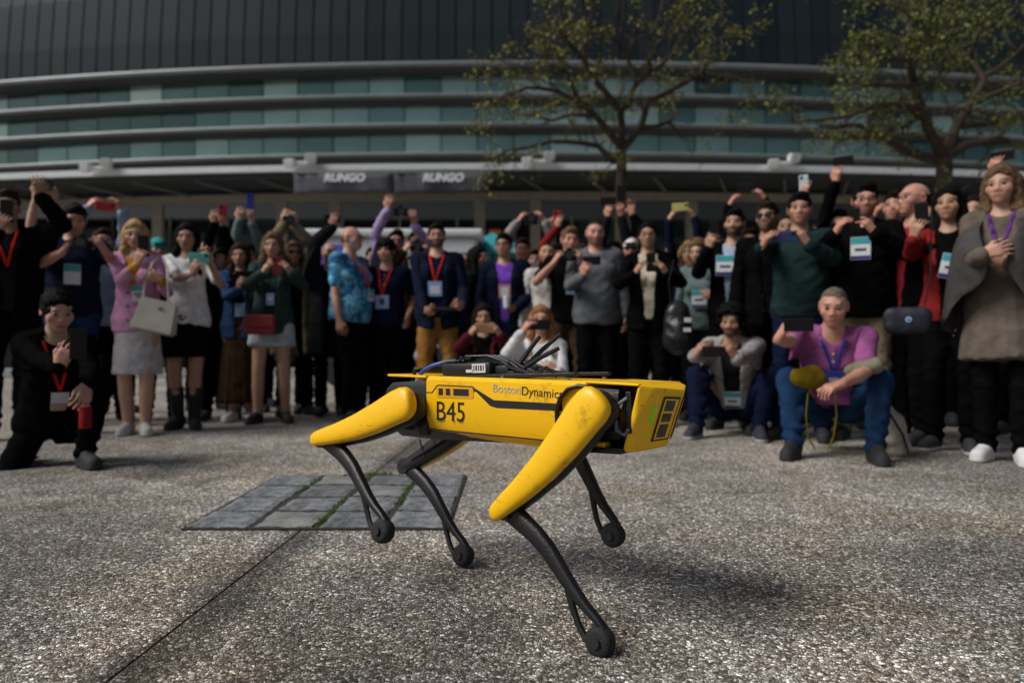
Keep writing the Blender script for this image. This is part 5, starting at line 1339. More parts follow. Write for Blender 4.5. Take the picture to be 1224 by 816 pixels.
def phone(p,label,side='R',land=False,color='phone_black',both=False,shift=(0,0,0),name='phone',roll=0.):
    """a phone where the hand (or the pair of hands) holds it, its back to the robot"""
    if both: c=(p['hands']['R']['c']+p['hands']['L']['c'])/2
    else: c=p['hands'][side]['c'].copy()
    c=c+np.array(shift)
    q=p['pose']; a,b,d=phone_mesh(color,0); o=bpy.data.objects.new(name,a); C.objects.link(o); tag(o,label,'phone','phones held up to film the robot')
    M=Matrix.Translation(p['wpt'](c))@p['R'].to_4x4()@Matrix.Rotation(math.radians(12),4,'X')@Matrix.Rotation(math.radians((90 if land else 0)+roll),4,'Y')
    if not land and not both: M=M@Matrix.Translation((0,0,.055))
    if land and not both: M=Matrix.Translation((0,0,.045))@M
    o.matrix_world=M; 
    for n_,m_ in (('screen',b),('camera_bump',d)):
        e=bpy.data.objects.new(n_,m_); C.objects.link(e); e.parent=o
    return o
def camera_obj(p,label,c=None,both=True):
    c=(p['hands']['R']['c']+p['hands']['L']['c'])/2 if c is None else np.array(c)
    t=thing('camera',label,'camera',(0,0,0),0,'cameras pointed at the robot'); t.matrix_world=Matrix.Translation(p['wpt'](c))@p['R'].to_4x4()
    MB().box((0,0,0),(.135,.06,.088),bev=.012).build('camera_body',PHM,t); MB().box((0,.0,.055),(.05,.05,.035),bev=.01).build('viewfinder',PHM,t)
    l=MB().tube([(0,-.03,-.005),(0,-.085,-.005),(0,-.087,-.005),(0,-.12,-.005)],[.036,.036,.040,.040],20).build('lens_barrel',PHM,t,True); l.data.shade_flat()
    MB().cyl((0,-.1205,-.005),(0,-.122,-.005),.031,20).build('lens_front',LENS,t); return t
def soft(name,prims,m,parent,noise_=.006,h=.012,smooth=True):
    """a soft lumpy thing (bag, folded cloth) from rounded pieces: ('c',a,b,ra,rb[,sy]) or ('e',c,r)"""
    lo=np.min([np.minimum(np.array(q[1]),np.array(q[2]) if q[0]=='c' else np.array(q[1])-np.array(q[2]))-(.0 if q[0]=='e' else max(q[3],q[4])) for q in prims],0)-.03
    hi=np.max([np.maximum(np.array(q[1]),np.array(q[2]) if q[0]=='c' else np.array(q[1])+np.array(q[2]))+(.0 if q[0]=='e' else max(q[3],q[4])) for q in prims],0)+.03
    f=Field(*[axis((lo[i],hi[i],h)) for i in range(3)])
    for q in prims:
        if q[0]=='c': f.cone(q[1],q[2],q[3],q[4],.03,q[5] if len(q)>5 else 1.)
        else: f.ell(q[1],q[2],.03)
    P,F=f.mesh(); N=vnormals(P,F); P=P+N*((n3(P,28,.4)+.6*n3(P,60,1.1))*noise_)[:,None]
    return person_mesh(name,P,F,m,parent)
CL={n:cloth(n,c) for n,c in dict(black=(.0045,.0045,.005),charcoal=(.013,.0135,.015),navy=(.010,.014,.030),dnavy=(.008,.012,.032),pink=(.50,.25,.42),white=(.62,.62,.63),offwhite=(.52,.50,.47),greyhood=(.115,.125,.135),
   lgrey=(.27,.26,.25),purple=(.17,.06,.44),magenta=(.235,.075,.20),bluejean=(.014,.036,.088),lightjean=(.11,.17,.25),tan=(.30,.145,.040),khaki=(.20,.165,.105),brown=(.045,.028,.016),dkgreen=(.014,.030,.030),green=(.028,.050,.046),
   burg=(.07,.012,.02),red=(.40,.02,.015),dkred=(.20,.018,.018),taupe=(.115,.095,.080),capegrey=(.062,.058,.058),lilac=(.36,.28,.48),ltblue=(.30,.38,.52),denim=(.025,.05,.12),cream=(.46,.42,.33),mustard=(.15,.11,.010),
   olive=(.18,.17,.12),beige=(.40,.36,.30),wshort=(.40,.43,.46),skirtgrey=(.42,.41,.43),lanred=(.60,.035,.025),lanpur=(.12,.03,.22),lanblue=(.02,.04,.25),teal=(.05,.30,.30),greyteal=(.12,.17,.17),scarfred=(.25,.02,.03),ochre=(.42,.22,.06)).items()}
for n,c in dict(badge_white=(.62,.66,.70),badge_teal=(.04,.32,.36),badge_ink=(.03,.03,.06),badge_blue=(.03,.06,.42),badge_lblue=(.25,.40,.66),badge_navy=(.03,.03,.16),badge_rose=(.5,.25,.22),phone_black=None,phone_red=(.50,.015,.03),phone_dkred=(.22,.01,.02),phone_teal=(.10,.45,.42),phone_blue=(.02,.07,.40),phone_tan=(.42,.22,.12),phone_navy=(.02,.03,.11),phone_yellow=(.50,.48,.16),phone_white=(.55,.65,.72)).items():
    CL[n]=PHM if c is None else mat('plastic_'+n,c,.35,var=.08)
def hawaiian():
    m,t,p=new_mat('hawaiian_print'); L=t.links.new; tc=nd(t,'ShaderNodeTexCoord')
    n=nd(t,'ShaderNodeTexNoise',Scale=9.,Detail=3.,Distortion=1.2); L(tc.outputs['Object'],n.inputs['Vector'])
    r=nd(t,'ShaderNodeValToRGB'); e=r.color_ramp.elements
    for _ in range(3): e.new(.5)
    for q,(pos,c) in zip(e,((.30,(.008,.03,.10)),(.42,(.01,.10,.26)),(.52,(.03,.25,.45)),(.60,(.20,.48,.62)),(.72,(.02,.12,.30)))): q.position=pos; q.color=(*c,1)
    L(n.outputs[0],r.inputs[0]); L(r.outputs[0],p.inputs['Base Color']); p.inputs['Roughness'].default_value=.8
    b=nd(t,'ShaderNodeTexNoise',Scale=22.); L(tc.outputs['Object'],b.inputs['Vector']); bp=nd(t,'ShaderNodeBump'); bp.inputs['Strength'].default_value=.5; bp.inputs['Distance'].default_value=.01; L(b.outputs[0],bp.inputs['Height']); L(bp.outputs[0],p.inputs['Normal']); return m
CL['hawaii']=hawaiian()
def checked():      # fine woven check
    m=cloth('magenta_check',(.20,.062,.165)); t=m.node_tree; L=t.links.new; p=t.nodes['Principled BSDF']; tc=nd(t,'ShaderNodeTexCoord')
    old=p.inputs['Base Color'].links[0].from_socket; cur=old
    for ax_ in ('X','Z'):
        w_=nd(t,'ShaderNodeTexWave',Scale=26.,bands_direction=ax_); L(tc.outputs['Object'],w_.inputs['Vector'])
        r_=nd(t,'ShaderNodeMapRange'); r_.inputs['From Min'].default_value=.6; r_.inputs['From Max'].default_value=.9; r_.inputs['To Min'].default_value=1.; r_.inputs['To Max'].default_value=1.45; L(w_.outputs['Fac'],r_.inputs[0])
        mu=nd(t,'ShaderNodeMix',data_type='RGBA',blend_type='MULTIPLY'); mu.inputs[0].default_value=1; L(cur,mu.inputs[6]); L(r_.outputs[0],mu.inputs[7]); cur=mu.outputs[2]
    L(cur,p.inputs['Base Color']); return m
CL['magenta']=checked()
BW=dict(x=0.,z=1.17); TEALB=dict(base='badge_white',parts=[('badge_header',(-.5,.5,.2,.5),'badge_teal'),('badge_footer',(-.5,.5,-.5,-.34),'badge_navy'),('badge_text',(-.3,.3,-.12,0),'badge_ink')])
SN=lambda c,d=(.55,.55,.53):('shoes',c,d)
DK=SN((.015,.015,.016),(.02,.02,.02)); WH=SN((.62,.62,.62),(.66,.66,.65))

# ---------------------------------------------------------------- left side of the crowd, front to back
p=person('woman in a black jacket kneeling at the far left with a red drink can',66,348,1.70,'f',('bun','black'),'fair',('jacket','black'),'black',('trousers','black'),DK,Z=3.98,
   turn=38,look=8,tilt=4,spine=(0,10,0),R=('hold',93,424,.45),Lh=('down',101,484,.42),lanyard='lanred',badge=dict(x=.02,z=1.13,size=(.09,.11),parts=[('badge_footer',(-.5,.5,-.5,-.1),'badge_rose')]),
   crouch=dict(pelvis=(0,.12,-.66),pitch=8,feet={'R':dict(at=(-.12,.30,.10),hint=(-.25,-1,-.25),pitch=70),'L':dict(at=(.13,-.16,.085),hint=(.3,-1,.5))}))
phone(p,'black phone held low by the kneeling woman at the far left','R')
t=thing('drink_can','red drink can in the lowered hand of the kneeling woman','can',tuple(p['wpt'](p['hands']['L']['c']+np.array([.0,-.035,-.06]))))
MB().tube([(0,0,-.055),(0,0,-.052),(0,0,.05),(0,0,.056)],[.024,.029,.029,.024],16).build('can_body',CL['dkred'],t); MB().cyl((0,0,.0565),(0,0,.0585),.022,14).build('lid',ALU,t)
p=person('man in a navy t-shirt looking down into a camera at the far left',86,240,1.80,'m',('short','dark'),'pink',('tee','navy'),None,('jeans','bluejean'),DK,R=('side',88,292,.36),Lh=('side',112,290,.36),tilt=22,look=14,turn=20,badge=dict(x=.03,z=1.20,size=(.11,.15),base='badge_white',parts=[('badge_header',(-.5,.5,.14,.5),'badge_teal')]),fat=.12)
camera_obj(p,'black camera held to the face of the man in the navy t-shirt')
p=person('man in black with a red lanyard at the left edge, one arm raised',12,226,1.80,'m',('short','brown'),'tan',('jacket','black'),'charcoal',R=('hold',8,262,.30),Lh=('up',46,222,.20),look=10,turn=30,lanyard='lanred')
phone(p,'dark phone at the mouth of the man cut off by the left edge','R')
p=person('person behind the navy t-shirt man raising bare arms with a black camera',58,270,1.72,'m',('short','black'),'fair',('tee','black'),R=('up',42,224,.12),Lh=('up',62,222,.15),Z=6.0)
camera_obj(p,'black camera lifted overhead behind the man in the navy t-shirt')
b_=p['pose']
p=person('person with light blue sleeves holding a red phone overhead behind the blonde woman',122,272,1.70,'m',('short','brown'),'pink',('sweater','ltblue'),R=('upside',113,247,.20),Lh=('upside',139,247,.20),Z=6.4)
phone(p,'red phone held sideways overhead left of the blonde woman','R',land=True,both=True,color='phone_red')
p=person('smiling blonde woman in a pink blazer and light grey skirt',164,262,1.64,'f',('long','blonde'),'fair',('blazer','pink'),'ochre',('skirt','skirtgrey'),SN((.42,.41,.38),(.5,.5,.48)),R=('hold',172,303,.30),Lh=('cross',178,330,.24),tilt=10,look=6,turn=16,badge=dict(x=.04,z=1.15,size=(.10,.13)))
phone(p,'black phone in the right hand of the blonde woman in pink','R')
PINK=p
hb=thing('handbag','cream leather handbag hanging from the arm of the blonde woman','handbag',tuple(at(187,378,p['Z']-.26)),.2)
bm=bmesh.new(); bmesh.ops.create_cube(bm,size=1); bmesh.ops.scale(bm,vec=(.30,.12,.24),verts=bm.verts)
for v in bm.verts:
    if v.co.z>0: v.co.x*=.86; v.co.y*=.35
bmesh.ops.bevel(bm,geom=list(bm.edges),offset=.015,segments=2,affect='EDGES'); o=bm_obj('bag_body',bm,mat('cream_leather',(.40,.37,.32),.45,bump=.3,bscale=120.,var=.12),hb); o.rotation_euler=(0,.22,0)
MB().tube([(-.09,0,.10),(-.085,.03,.25),(-.05,.10,.40),(.0,.14,.46),(.05,.10,.36),(.07,.03,.22),(.085,0,.085)],.009,7).build('handle',mat('cream_leather',(0,0,0)),hb); MB().box((.03,-.035,.06),(.03,.012,.02),bev=.003).build('clasp',ALU,hb)
p=person('person in a dark teal knitted cap half hidden behind the blonde woman',192,283,1.62,'f',('cap','teal'),'tan',('sweater','charcoal'))
p=person('woman with big dark curly hair in a white t-shirt and black pinafore',223,266,1.68,'f',('loose','black'),'olive',('tee','white'),None,('shortskirt','black'),('boots',(.012,.012,.012),(.015,.015,.015)),R=('hold',238,315,.32),Lh=('hold',243,300,.22),tilt=6,look=5,turn=10)
phone(p,'teal phone held by the woman with big curly hair','R',color='phone_teal',land=True)
p=person('person behind raising a red phone on a bare arm above the curly haired woman',262,296,1.66,'m',('short','dark'),'olive',('sweater','black'),R=('up',254,262,.12),Lh=('up',266,262,.12),Z=6.6)
phone(p,'bright red phone raised upright above the curly haired woman','L',color='phone_red')
p=person('woman in a denim jacket and long brown skirt filming beside the red bag',288,290,1.60,'f',('wavy','brown'),'warm',('jacket','denim'),'black',('longskirt','brown'),WH,R=('hold',292,335,.32),Lh=None,look=4,tilt=6,turn=8,badge=dict(x=.02,z=1.10,base='badge_lblue',parts=[('badge_text',(-.3,.3,-.1,.2),'badge_white')]))
phone(p,'thin phone held sideways by the woman in the denim jacket','R',land=True)
p=person('person in a pale shirt behind raising a blue phone in both hands',299,292,1.74,'m',('short','brown'),'fair',('sweater','greyteal'),R=('up',285,255,.15),Lh=('up',299,248,.15),Z=7.2)
phone(p,'blue phone raised high between two women','L',color='phone_blue')
p=person('long haired woman in a dark green jacket and white denim shorts',325,277,1.68,'f',('wavy','lightbrown'),'warm',('jacket','green'),'dkgreen',('shorts','wshort'),DK,R=('side',324,318,.34),Lh=('side',338,318,.34),turn=10,tilt=6,badge=dict(x=.0,z=1.14,base='badge_lblue',size=(.07,.11),parts=[('badge_text',(-.3,.3,-.1,.2),'badge_white')]))
phone(p,'dark red phone held upright by the woman in the dark green jacket','R',both=True,color='phone_dkred')
bg_=thing('shoulder_bag','dark red shoulder bag at the hip of the woman in the green jacket','bag',tuple(at(311,388,p['Z']-.20)))
MB().box((0,0,0),(.26,.08,.17),bev=.02).build('bag_body',mat('red_leather',(.22,.012,.015),.5,bump=.3,bscale=90.),bg_); MB().box((0,-.045,.03),(.25,.012,.10),bev=.004).build('flap',mat('red_leather',(0,0,0)),bg_)
MB().tube([(-.11,.0,.08),(-.10,.05,.25),(.0,.10,.42),(.08,.12,.55)],.007,6).build('strap',BLK,bg_)
p=person('woman with fair hair behind holding a camera to her eyes and a phone above',352,288,1.66,'f',('long','lightbrown'),'fair',('coat','khaki'),'black',R=('up',340,262,.12),Lh=('up',352,266,.12),glasses='sun',Z=7.0)
camera_obj(p,'black camera held up above the fair haired woman in the second row')
p=person('tall person in black behind the bald man in the patterned shirt',372,294,1.70,'m',('short','black'),'warm',('jacket','black'),'black',Z=7.2)
p=person('bald man in black at the back raising a black phone with a bent arm',394,288,1.70,'m',('bald','grey'),'pink',('coat','charcoal'),'black',R=('up',397,267,.15),look=8,Z=6.9)
phone(p,'black phone held sideways overhead by the bald man at the back','R',land=True)
p=person('heavy bald man with a white beard in a blue patterned short sleeve shirt',419,268,1.78,'m',('bald','grey'),'pink',('tee','hawaii'),None,('trousers','black'),DK,turn=62,look=14,tilt=2,beard=((.42,.38,.34),.5),glasses='clear',lanyard='lanred',badge=dict(x=.06,z=1.13,size=(.08,.11)),fat=.30,
   R=('hang',407,402,.26))
p=person('young man with a black fringe in a black polo shirt and red lanyard',463,285,1.68,'m',('mop','black'),'warm',('polo','dnavy'),None,('trousers','black'),DK,turn=-4,look=-8,lanyard='lanred',badge=dict(x=-.02,z=1.14,size=(.13,.13),base='badge_lblue',parts=[('badge_text',(-.2,.2,-.2,.25),'badge_ink')]),Lh=('hang',488,386,.08))
p=person('man in glasses at the back lifting one long lilac sleeve with a camera',472,274,1.80,'m',('short','dark'),'pink',('sweater','lilac'),R=('up',463,246,.25),Lh=('up',494,262,.25),glasses='clear',Z=7.1)
camera_obj(p,'black camera lifted high over the man with the black fringe')
p=person('bearded man in a brown jacket with a camera at his eye in the second row',499,275,1.74,'m',('short','dark'),'pink',('jacket','brown'),'white',R=('side',492,294,.28),Lh=('side',505,296,.28),beard=((.03,.02,.015),.8),look=-4,Z=7.0)
camera_obj(p,'camera at the eye of the man in the brown jacket')
p=person('bearded man in glasses, navy jacket and tan trousers holding a controller',523,266,1.80,'m',('short','dark'),'pink',('jacket','navy'),'dnavy',('trousers','tan'),DK,R=('pad',516,373,.30),Lh=('pad',546,366,.30),beard=((.022,.014,.010),.9),glasses='clear',lanyard='lanred',badge=dict(x=-.02,z=1.17,base='badge_lblue',size=(.12,.13),parts=[('badge_text',(-.36,.36,-.35,.2),'badge_white')]),turn=6)
ct=thing('controller','black handheld controller gripped by the bearded man in the navy jacket','controller',tuple(p['wpt']((p['hands']['R']['c']+p['hands']['L']['c'])/2)),p['th'])
MB().box((0,0,0),(.20,.11,.03),bev=.012).build('case',BLK,ct); MB().box((0,.005,.0165),(.11,.07,.003)).build('screen',LENS,ct)
for sx in (-1,1): MB().cyl((sx*.078,.0,.015),(sx*.078,-.0,.03),.010,10).build('joystick',RUB,ct)
p=person('person with dark hair turned sideways behind the man in the purple t-shirt',573,294,1.64,'f',('loose','black'),'fair',('sweater','charcoal'),turn=60,Z=7.3)
p=person('fair haired person peering between two men in the back row',553,300,1.60,'m',('crop','lightbrown'),'pink',('sweater','bluejean'),Z=7.4)
p=person('dark haired woman crouching low and holding a tan phone next to tan trousers',578,362,1.55,'f',('loose','dark'),'warm',('cardigan','burg'),'black',('trousers','black'),DK,Z=5.7,turn=4,R=('side',572,392,.30),Lh=('side',588,392,.30),tilt=6,crouch=dict(pelvis=(0,.12,-.52),pitch=0,feet={'R':dict(at=(-.16,-.05,.085),hint=(-.4,-1,.4)),'L':dict(at=(.16,-.05,.085),hint=(.4,-1,.4))}))
phone(p,'tan phone held sideways by the crouching dark haired woman','R',land=True,both=True,color='phone_tan')
p=person('man in glasses wearing a purple t-shirt under an open navy jacket',604,278,1.75,'m',('short','black'),'olive',('jacket','navy'),'purple',('jeans','bluejean'),DK,turn=-2,look=-14,glasses='clear',R=None,Lh=('hold',606,364,.26,dict(fd=(-.6,-.6,.2),pn=(-.3,.2,.9))),badge=dict(x=.0,z=1.20,size=(.11,.13),base='badge_rose',parts=[('badge_text',(-.35,.35,-.3,.3),'badge_white')]))
cp=thing('paper_cup','small white paper cup in the hand of the man in the purple t-shirt','cup',tuple(p['wpt'](p['hands']['L']['c']+np.array([0,-.03,.02]))))
MB().tube([(0,0,-.05),(0,0,.045),(0,0,.05)],[.027,.037,.037],16).build('cup_body',CL['badge_white'],cp); MB().tube([(0,0,.05),(0,0,.058)],[.039,.036],16).build('lid',CL['badge_white'],cp)
p=person('woman with ginger hair and a white sweater crouching behind the robot with a phone',646,364,1.62,'f',('long','ginger'),'pink',('cardigan','white'),'white',('trousers','charcoal'),WH,Z=5.2,turn=-4,R=('side',636,388,.26),Lh=('cross',652,440,.30),tilt=2,crouch=dict(pelvis=(0,.10,-.56),pitch=0,feet={'R':dict(at=(-.18,-.05,.085),hint=(-.5,-1,.4)),'L':dict(at=(.18,-.05,.085),hint=(.5,-1,.4))}))
phone(p,'dark phone held sideways over the mouth of the ginger haired woman','R',land=True,shift=(.05,0,-.05))
p=person('person in a grey sweater in the back row holding a camera overhead',626,284,1.76,'m',('short','brown'),'pink',('sweater','lgrey'),R=('upside',625,264,.18),Lh=('upside',645,262,.18),Z=7.4)
camera_obj(p,'black camera held overhead in the back row above the purple t-shirt')
p=person('dark haired person hidden behind the man with the black t-shirt and camera',655,288,1.66,'m',('crop','dark'),'warm',('sweater','offwhite'))
p=person('man in a black t-shirt and brown trousers pressing a camera to his face',680,270,1.78,'m',('short','lightbrown'),'pink',('tee','black'),None,('trousers','brown'),DK,turn=-4,R=('side',672,306,.28),Lh=('side',688,306,.28),badge=dict(x=.02,z=1.20,base='badge_lblue'),look=12,tilt=8)
camera_obj(p,'black camera pressed to the face of the man in the black t-shirt')
p=person('person at the back raising a red phone behind the camera man',664,292,1.70,'f',('long','brown'),'fair',('sweater','dkred'),R=('up',666,268,.10),Z=7.2)
phone(p,'small red phone raised behind the man in the black t-shirt','R',color='phone_red')
p=person('man with short hair in a grey hooded sweatshirt tilting his head over his phone',713,261,1.82,'m',('crop','brown'),'pink',('hoodie','greyhood'),None,('trousers','black'),DK,turn=-10,look=12,tilt=8,R=('hold',703,318,.34),Lh=('hang',757,430,.10),beard=((.10,.055,.035),.55),fat=.14)
phone(p,'black phone held sideways by the man in the grey hoodie','R',land=True,shift=(.03,0,0))
p=person('person at the back raising a fist beside the man in the grey hoodie',668,296,1.74,'m',('short','dark'),'fair',('sweater','dkgreen'),Lh=('fist',657,254,.10),Z=7.4)
p=person('person at the back holding a phone high between the hoodie man and the tree trunk',734,288,1.74,'m',('short','dark'),'pink',('sweater','charcoal'),R=('up',727,246,.12),Lh=('up',742,238,.15),Z=7.1)
phone(p,'black phone raised high in front of the tree trunk','L')
phone(p,'dark phone raised left of the tree trunk','R',land=True)
p=person('person in a white cap and sunglasses with one open palm waving in the air',756,283,1.74,'m',('cap','white'),'pink',('sweater','black'),Lh=('wave',759,254,.12),glasses='sun',Z=7.0)
p=person('woman in glasses and a black jacket over a cream top holding her phone two-handed',776,264,1.74,'f',('bun','black'),'olive',('jacket','black'),'cream',('trousers','black'),DK,turn=-12,look=2,tilt=4,glasses='clear',R=('side',770,318,.34),Lh=('side',786,318,.34))
phone(p,'black phone held upright in both hands of the woman in glasses','R',both=True,shift=(0,0,.03))
bk=thing('backpack','black leather backpack with two white tags hanging right of the woman in glasses','backpack',tuple(at(810,390,5.55)))
soft('bag_body',[('c',(0,0,-.10),(0,0,.10),.12,.10,.7),('c',(0,-.07,-.08),(0,-.07,.0),.07,.06,.7)],mat('black_leather',(.012,.012,.014),.35,bump=.4,bscale=60.),bk,.006)
MB().box((.04,-.155,.045),(.05,.006,.035)).build('tag',CL['white'],bk); MB().box((.035,-.158,-.03),(.055,.006,.03)).build('tag',CL['white'],bk); MB().tube([(-.06,-.02,.17),(-.07,.0,.35),(-.02,.05,.52)],.012,6,flat=.4).build('strap',BLK,bk)
p=person('blonde woman at the back raising a yellow phone in both bare hands',822,288,1.68,'f',('long','blonde'),'fair',('sweater','navy'),R=('upside',803,249,.20),Lh=('upside',823,246,.20),Z=6.9)
phone(p,'thin yellow phone raised sideways by the blonde woman at the back','R',land=True,both=True,color='phone_yellow')
p=person('fair haired woman in a grey green top looking down at her badge',836,284,1.66,'f',('wavy','lightbrown'),'fair',('sweater','greyteal'),None,('trousers','charcoal'),turn=-24,look=-10,tilt=16,Lh=('cross',842,352,.24),badge=dict(x=.02,z=1.17,size=(.14,.17),**TEALB))
p=person('dark bearded man in a black suit holding his phone beside his cheek',875,249,1.80,'m',('short','black'),'olive',('jacket','black'),'ltblue',('trousers','black'),DK,turn=-22,look=-4,beard=((.02,.014,.010),.85),R=('hold',854,284,.30),badge=dict(x=-.05,z=1.30,size=(.14,.16),**TEALB))
phone(p,'black phone beside the cheek of the dark bearded man','R')
p=person('person half hidden raising a black phone sideways in both hands with a wristband',899,272,1.72,'m',('short','brown'),'pink',('sweater','black'),R=('upside',876,226,.22),Lh=('upside',908,222,.22),Z=6.6)
phone(p,'black phone raised sideways in two hands over the back row','R',land=True,both=True)
p=person('man in sunglasses with brushed back hair and a dark shirt',920,240,1.78,'m',('short','brown'),'tan',('jacket','black'),'black',('trousers','black'),DK,turn=-22,look=-14,glasses='sun',beard=((.06,.035,.02),.6),R=None)
p=person('man in a dark green sweater over a blue collar holding up a blue phone',957,229,1.78,'m',('short','black'),'warm',('sweater','dkgreen'),None,('trousers','dnavy'),DK,turn=-30,look=8,tilt=4,R=('side',924,284,.40),Lh=('side',952,282,.36),fat=.15)
phone(p,'navy blue phone held sideways in front of the man in the green sweater','R',land=True,both=True,color='phone_navy')
p=person('person behind the green sweater raising a small pale blue gadget',972,266,1.70,'m',('crop','lightbrown'),'fair',('sweater','charcoal'),R=('up',961,228,.12),Z=6.2)
phone(p,'small pale blue gadget raised above the man in the green sweater','R',color='phone_white',name='gadget')
p=person('heavy young man in glasses and a black hooded top pressing a phone to his chin',1031,218,1.84,'m',('short','black'),'pink',('hoodie','black'),None,('trousers','khaki'),DK,turn=-32,look=10,tilt=6,glasses='clear',beard=((.05,.03,.022),.6),R=('side',1012,268,.36),Lh=('side',1030,268,.34),badge=dict(x=.0,z=1.30,size=(.12,.15),**TEALB),fat=.25)
phone(p,'dark phone held upright at the chin of the heavy young man in glasses','R',both=True,shift=(0,0,.03))
p=person('person in a black sleeve raising a black phone high behind the man in glasses',1006,250,1.80,'m',('short','black'),'pink',('sweater','black'),R=('up',1000,206,.15),Z=6.0)
phone(p,'black phone held sideways highest of all, left of the man in glasses','R',land=True,shift=(.05,0,.04))
p=person('person between two men at the right whose hands frame a tiny camera',1066,228,1.76,'m',('short','dark'),'pink',('sweater','black'),R=('side',1056,250,.2),Lh=('side',1070,250,.2),Z=6.2)
p=person('bald man in glasses turned sideways near the right edge',1090,216,1.80,'m',('bald','dark'),'pink',('jacket','black'),'scarfred',('trousers','black'),DK,turn=-74,look=-8,glasses='clear',Z=4.95)
p=person('dark haired woman in a red cardigan holding a phone, a badge on her chest',1138,222,1.70,'f',('loose','black'),'olive',('cardigan','dkred'),'black',('trousers','black'),SN((.03,.03,.035),(.60,.60,.58)),turn=-38,look=-4,R=('hold',1102,268,.30),Lh=('hang',1150,400,.05),badge=dict(x=.02,z=1.22,size=(.13,.16),rot=-.25,**TEALB))
phone(p,'black phone held upright by the woman in the red cardigan','R')
cb=thing('crossbody_bag','navy crossbody bag with a round pale emblem below the red cardigan','bag',tuple(at(1085,378,p['Z']-.28)),-.4)
soft('bag_body',[('c',(-.075,0,0),(.075,0,0),.058,.058,.5),('c',(-.07,0,-.05),(.07,0,-.05),.062,.058,.5)],mat('navy_nylon',(.006,.008,.018),.6,bump=.3),cb,.004)
MB().cyl((.0,-.036,-.02),(.0,-.042,-.02),.017,18).build('emblem',CL['badge_lblue'],cb); MB().box((.0,-.044,-.02),(.014,.004,.007)).build('emblem',INK,cb); MB().tube([(.09,0,.05),(.12,.02,.25),(.13,.05,.50),(.14,.12,.66)],.011,6,flat=.4).build('strap',BLK,cb)
p=person('woman with long fair hair in a taupe coat and grey cape, arms folded',1200,196,1.74,'f',('wavy','lightbrown'),'fair',('longcoat','taupe'),'taupe',('trousers','black'),WH,turn=-40,look=-6,tilt=6,R=('cross',1196,298,.27),Lh=('cross',1186,310,.15),cape='capegrey',lanyard='lanpur',Z=4.12)
p=person('person behind the caped woman raising a black phone',1216,236,1.74,'m',('short','black'),'pink',('sweater','charcoal'),R=('up',1188,198,.15),Z=5.4)
phone(p,'black phone raised behind the caped woman at the right edge','R',land=True,shift=(.05,0,.02))
p=person('young man with curly black hair squatting in a grey cardigan and dark blue trousers',874,364,1.76,'m',('curly','black'),'olive',('cardigan','lgrey'),'charcoal',('trousers','dnavy'),SN((.02,.025,.035),(.35,.36,.38)),Z=5.25,turn=-22,look=-6,tilt=-12,R=('side',838,420,.46),Lh=('side',868,420,.42),beard=((.03,.018,.012),.85),spine=(0,12,0),badge=dict(x=.0,z=1.06,size=(.12,.14),**TEALB),
   crouch=dict(pelvis=(0,.26,-.60),pitch=14,feet={'R':dict(at=(-.24,-.12,.085),hint=(-.5,-1,.5)),'L':dict(at=(.20,-.10,.085),hint=(.55,-1,.5))}))
phone(p,'dark grey phone held sideways by the squatting man with curly hair','R',land=True,both=True)
p=person('grey haired man in a purple short sleeve shirt squatting with his phone held out',996,343,1.78,'m',('crop','grey'),'pink',('polo','magenta'),None,('jeans','bluejean'),DK,Z=4.32,turn=-24,look=-4,tilt=-18,R=('side',938,398,.42),Lh=('lap',990,464,.40),spine=(0,20,0),lanyard='lanblue',badge=dict(x=-.0,z=1.24,size=(.12,.13),base='badge_blue',parts=[('badge_text',(-.2,.25,-.05,.15),'badge_white')]),fat=.2,
   crouch=dict(pelvis=(0,.27,-.56),pitch=16,feet={'R':dict(at=(-.22,-.14,.085),hint=(-.45,-1,.45)),'L':dict(at=(.22,-.14,.085),hint=(.45,-1,.45))}))
phone(p,'black phone in the outstretched hand of the man in the purple shirt','R',land=True,shift=(.07,0,.0))
Q=p; zz=p['Z']
t=thing('drawstring_bag','mustard yellow drawstring bag with straps on the lap of the man in the purple shirt','bag',tuple(at(966,453,zz-.20)),p['th'])
soft('bag_body',[('c',(-.045,0,0),(.045,.02,.0),.056,.052,.8),('c',(0,0,.03),(.03,.03,.05),.036,.036),('c',(-.05,0,.02),(-.075,-.01,.05),.025,.012)],CL['mustard'],t,.008)
for sx,pts in ((-1,[(.0,-.03,-.08),(-.01,-.05,-.2),(.0,-.02,-.33),(.04,-.02,-.405)]),(1,[(.14,-.02,-.05),(.15,-.05,-.2),(.135,-.03,-.32),(.10,-.01,-.41)])): MB().tube(pts,.013,6,flat=.35).build('strap',CL['mustard'],t)
t=thing('folded_jacket','rolled olive beige jacket tucked under the arm of the man in the purple shirt','jacket',tuple(at(1030,441,zz-.22)),p['th'])
soft('cloth_roll',[('c',(-.07,-.01,-.02),(.07,0,.02),.030,.042),('c',(-.05,0,.0),(.06,.02,.03),.028,.034)],CL['olive'],t,.009)
t=thing('rucksack','beige canvas rucksack on the ground behind the man in the purple shirt','rucksack',(at(1062,540,zz+.05).x,zz+.05,0),-.3)
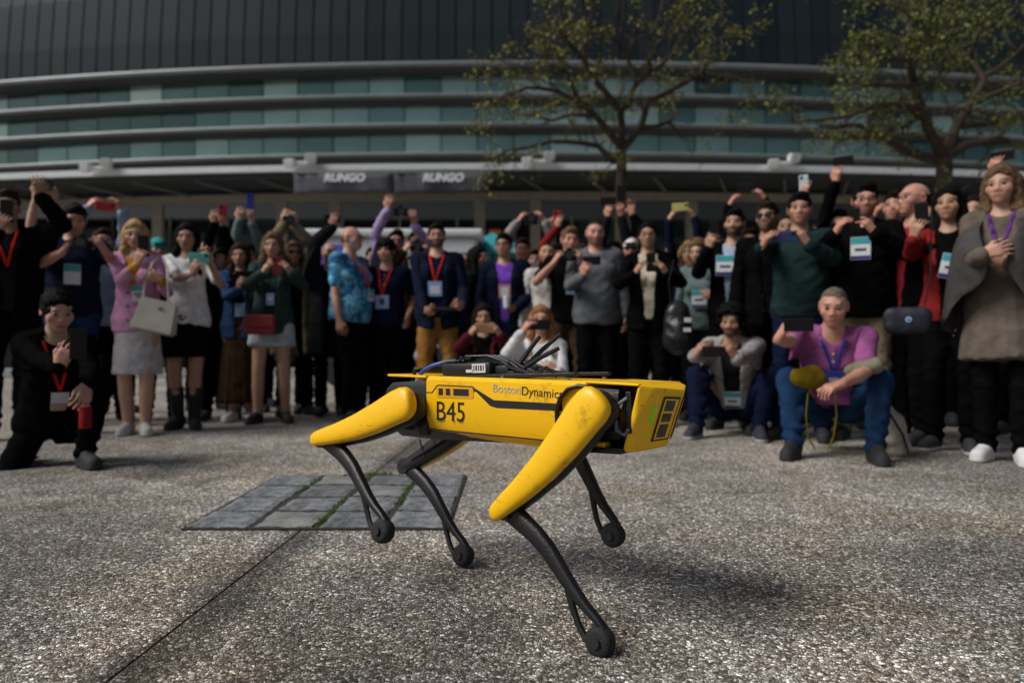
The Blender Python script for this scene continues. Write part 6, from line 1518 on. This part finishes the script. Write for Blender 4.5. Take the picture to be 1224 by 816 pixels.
soft('bag_body',[('c',(0,0,.10),(-.06,0,.34),.10,.06,.8),('c',(.05,-.02,.07),(.02,0,.20),.07,.07,.8)],CL['beige'],t,.010)
MB().tube([(-.10,-.06,.38),(-.02,-.10,.28),(.06,-.10,.14),(.09,-.09,.03)],.018,6,flat=.3).build('strap',CL['charcoal'],t)

# ---------------------------------------------------------------- the back rows, seen as heads and shoulders between the others
for lab,px,yt,Z_,sx,hr,tn,tp in (
 ('dark haired man in black between the left edge and the navy t-shirt man',40,266,6.4,'m',('short','black'),'tan','black'),
 ('woman with long dark hair behind the shoulder of the blonde woman in pink',140,286,7.2,'f',('loose','black'),'warm','charcoal'),
 ('short haired man in navy just right of the curly haired woman',246,284,7.6,'m',('crop','brown'),'pink','navy'),
 ('fair haired woman deep in the crowd left of the green jacket',309,300,8.0,'f',('long','lightbrown'),'fair','black'),
 ('dark haired man in charcoal between the bald man and the black fringe',445,294,7.9,'m',('short','dark'),'olive','charcoal'),
 ('black haired woman behind the right shoulder of the bearded navy jacket man',548,306,7.6,'f',('bun','black'),'warm','black'),
 ('man in black filling the gap right of the purple t-shirt',638,298,8.0,'m',('short','black'),'tan','black'),
 ('brown haired woman behind the left shoulder of the grey hoodie',696,292,7.9,'f',('wavy','brown'),'fair','charcoal'),
 ('dark haired man behind the open hand that waves',744,290,7.8,'m',('short','dark'),'olive','black'),
 ('dark haired woman in the gap between the waving hand and the yellow phone',800,288,7.4,'f',('loose','dark'),'warm','black'),
 ('brown haired man behind the dark bearded man in the suit',852,272,7.2,'m',('short','brown'),'pink','charcoal'),
 ('black haired man between the sunglasses man and the green sweater',939,256,6.7,'m',('crop','dark'),'tan','black'),
 ('black haired woman between the green sweater and the heavy young man',992,254,6.4,'f',('bun','black'),'warm','black'),
 ('dark haired man between the bald man and the red cardigan',1114,238,6.2,'m',('short','black'),'tan','black'),
 ('brown haired woman between the red cardigan and the caped woman',1168,232,6.0,'f',('loose','dark'),'warm','charcoal')):
    person(lab,px,yt,1.7,sx,hr,tn,('sweater',tp),Z=Z_)
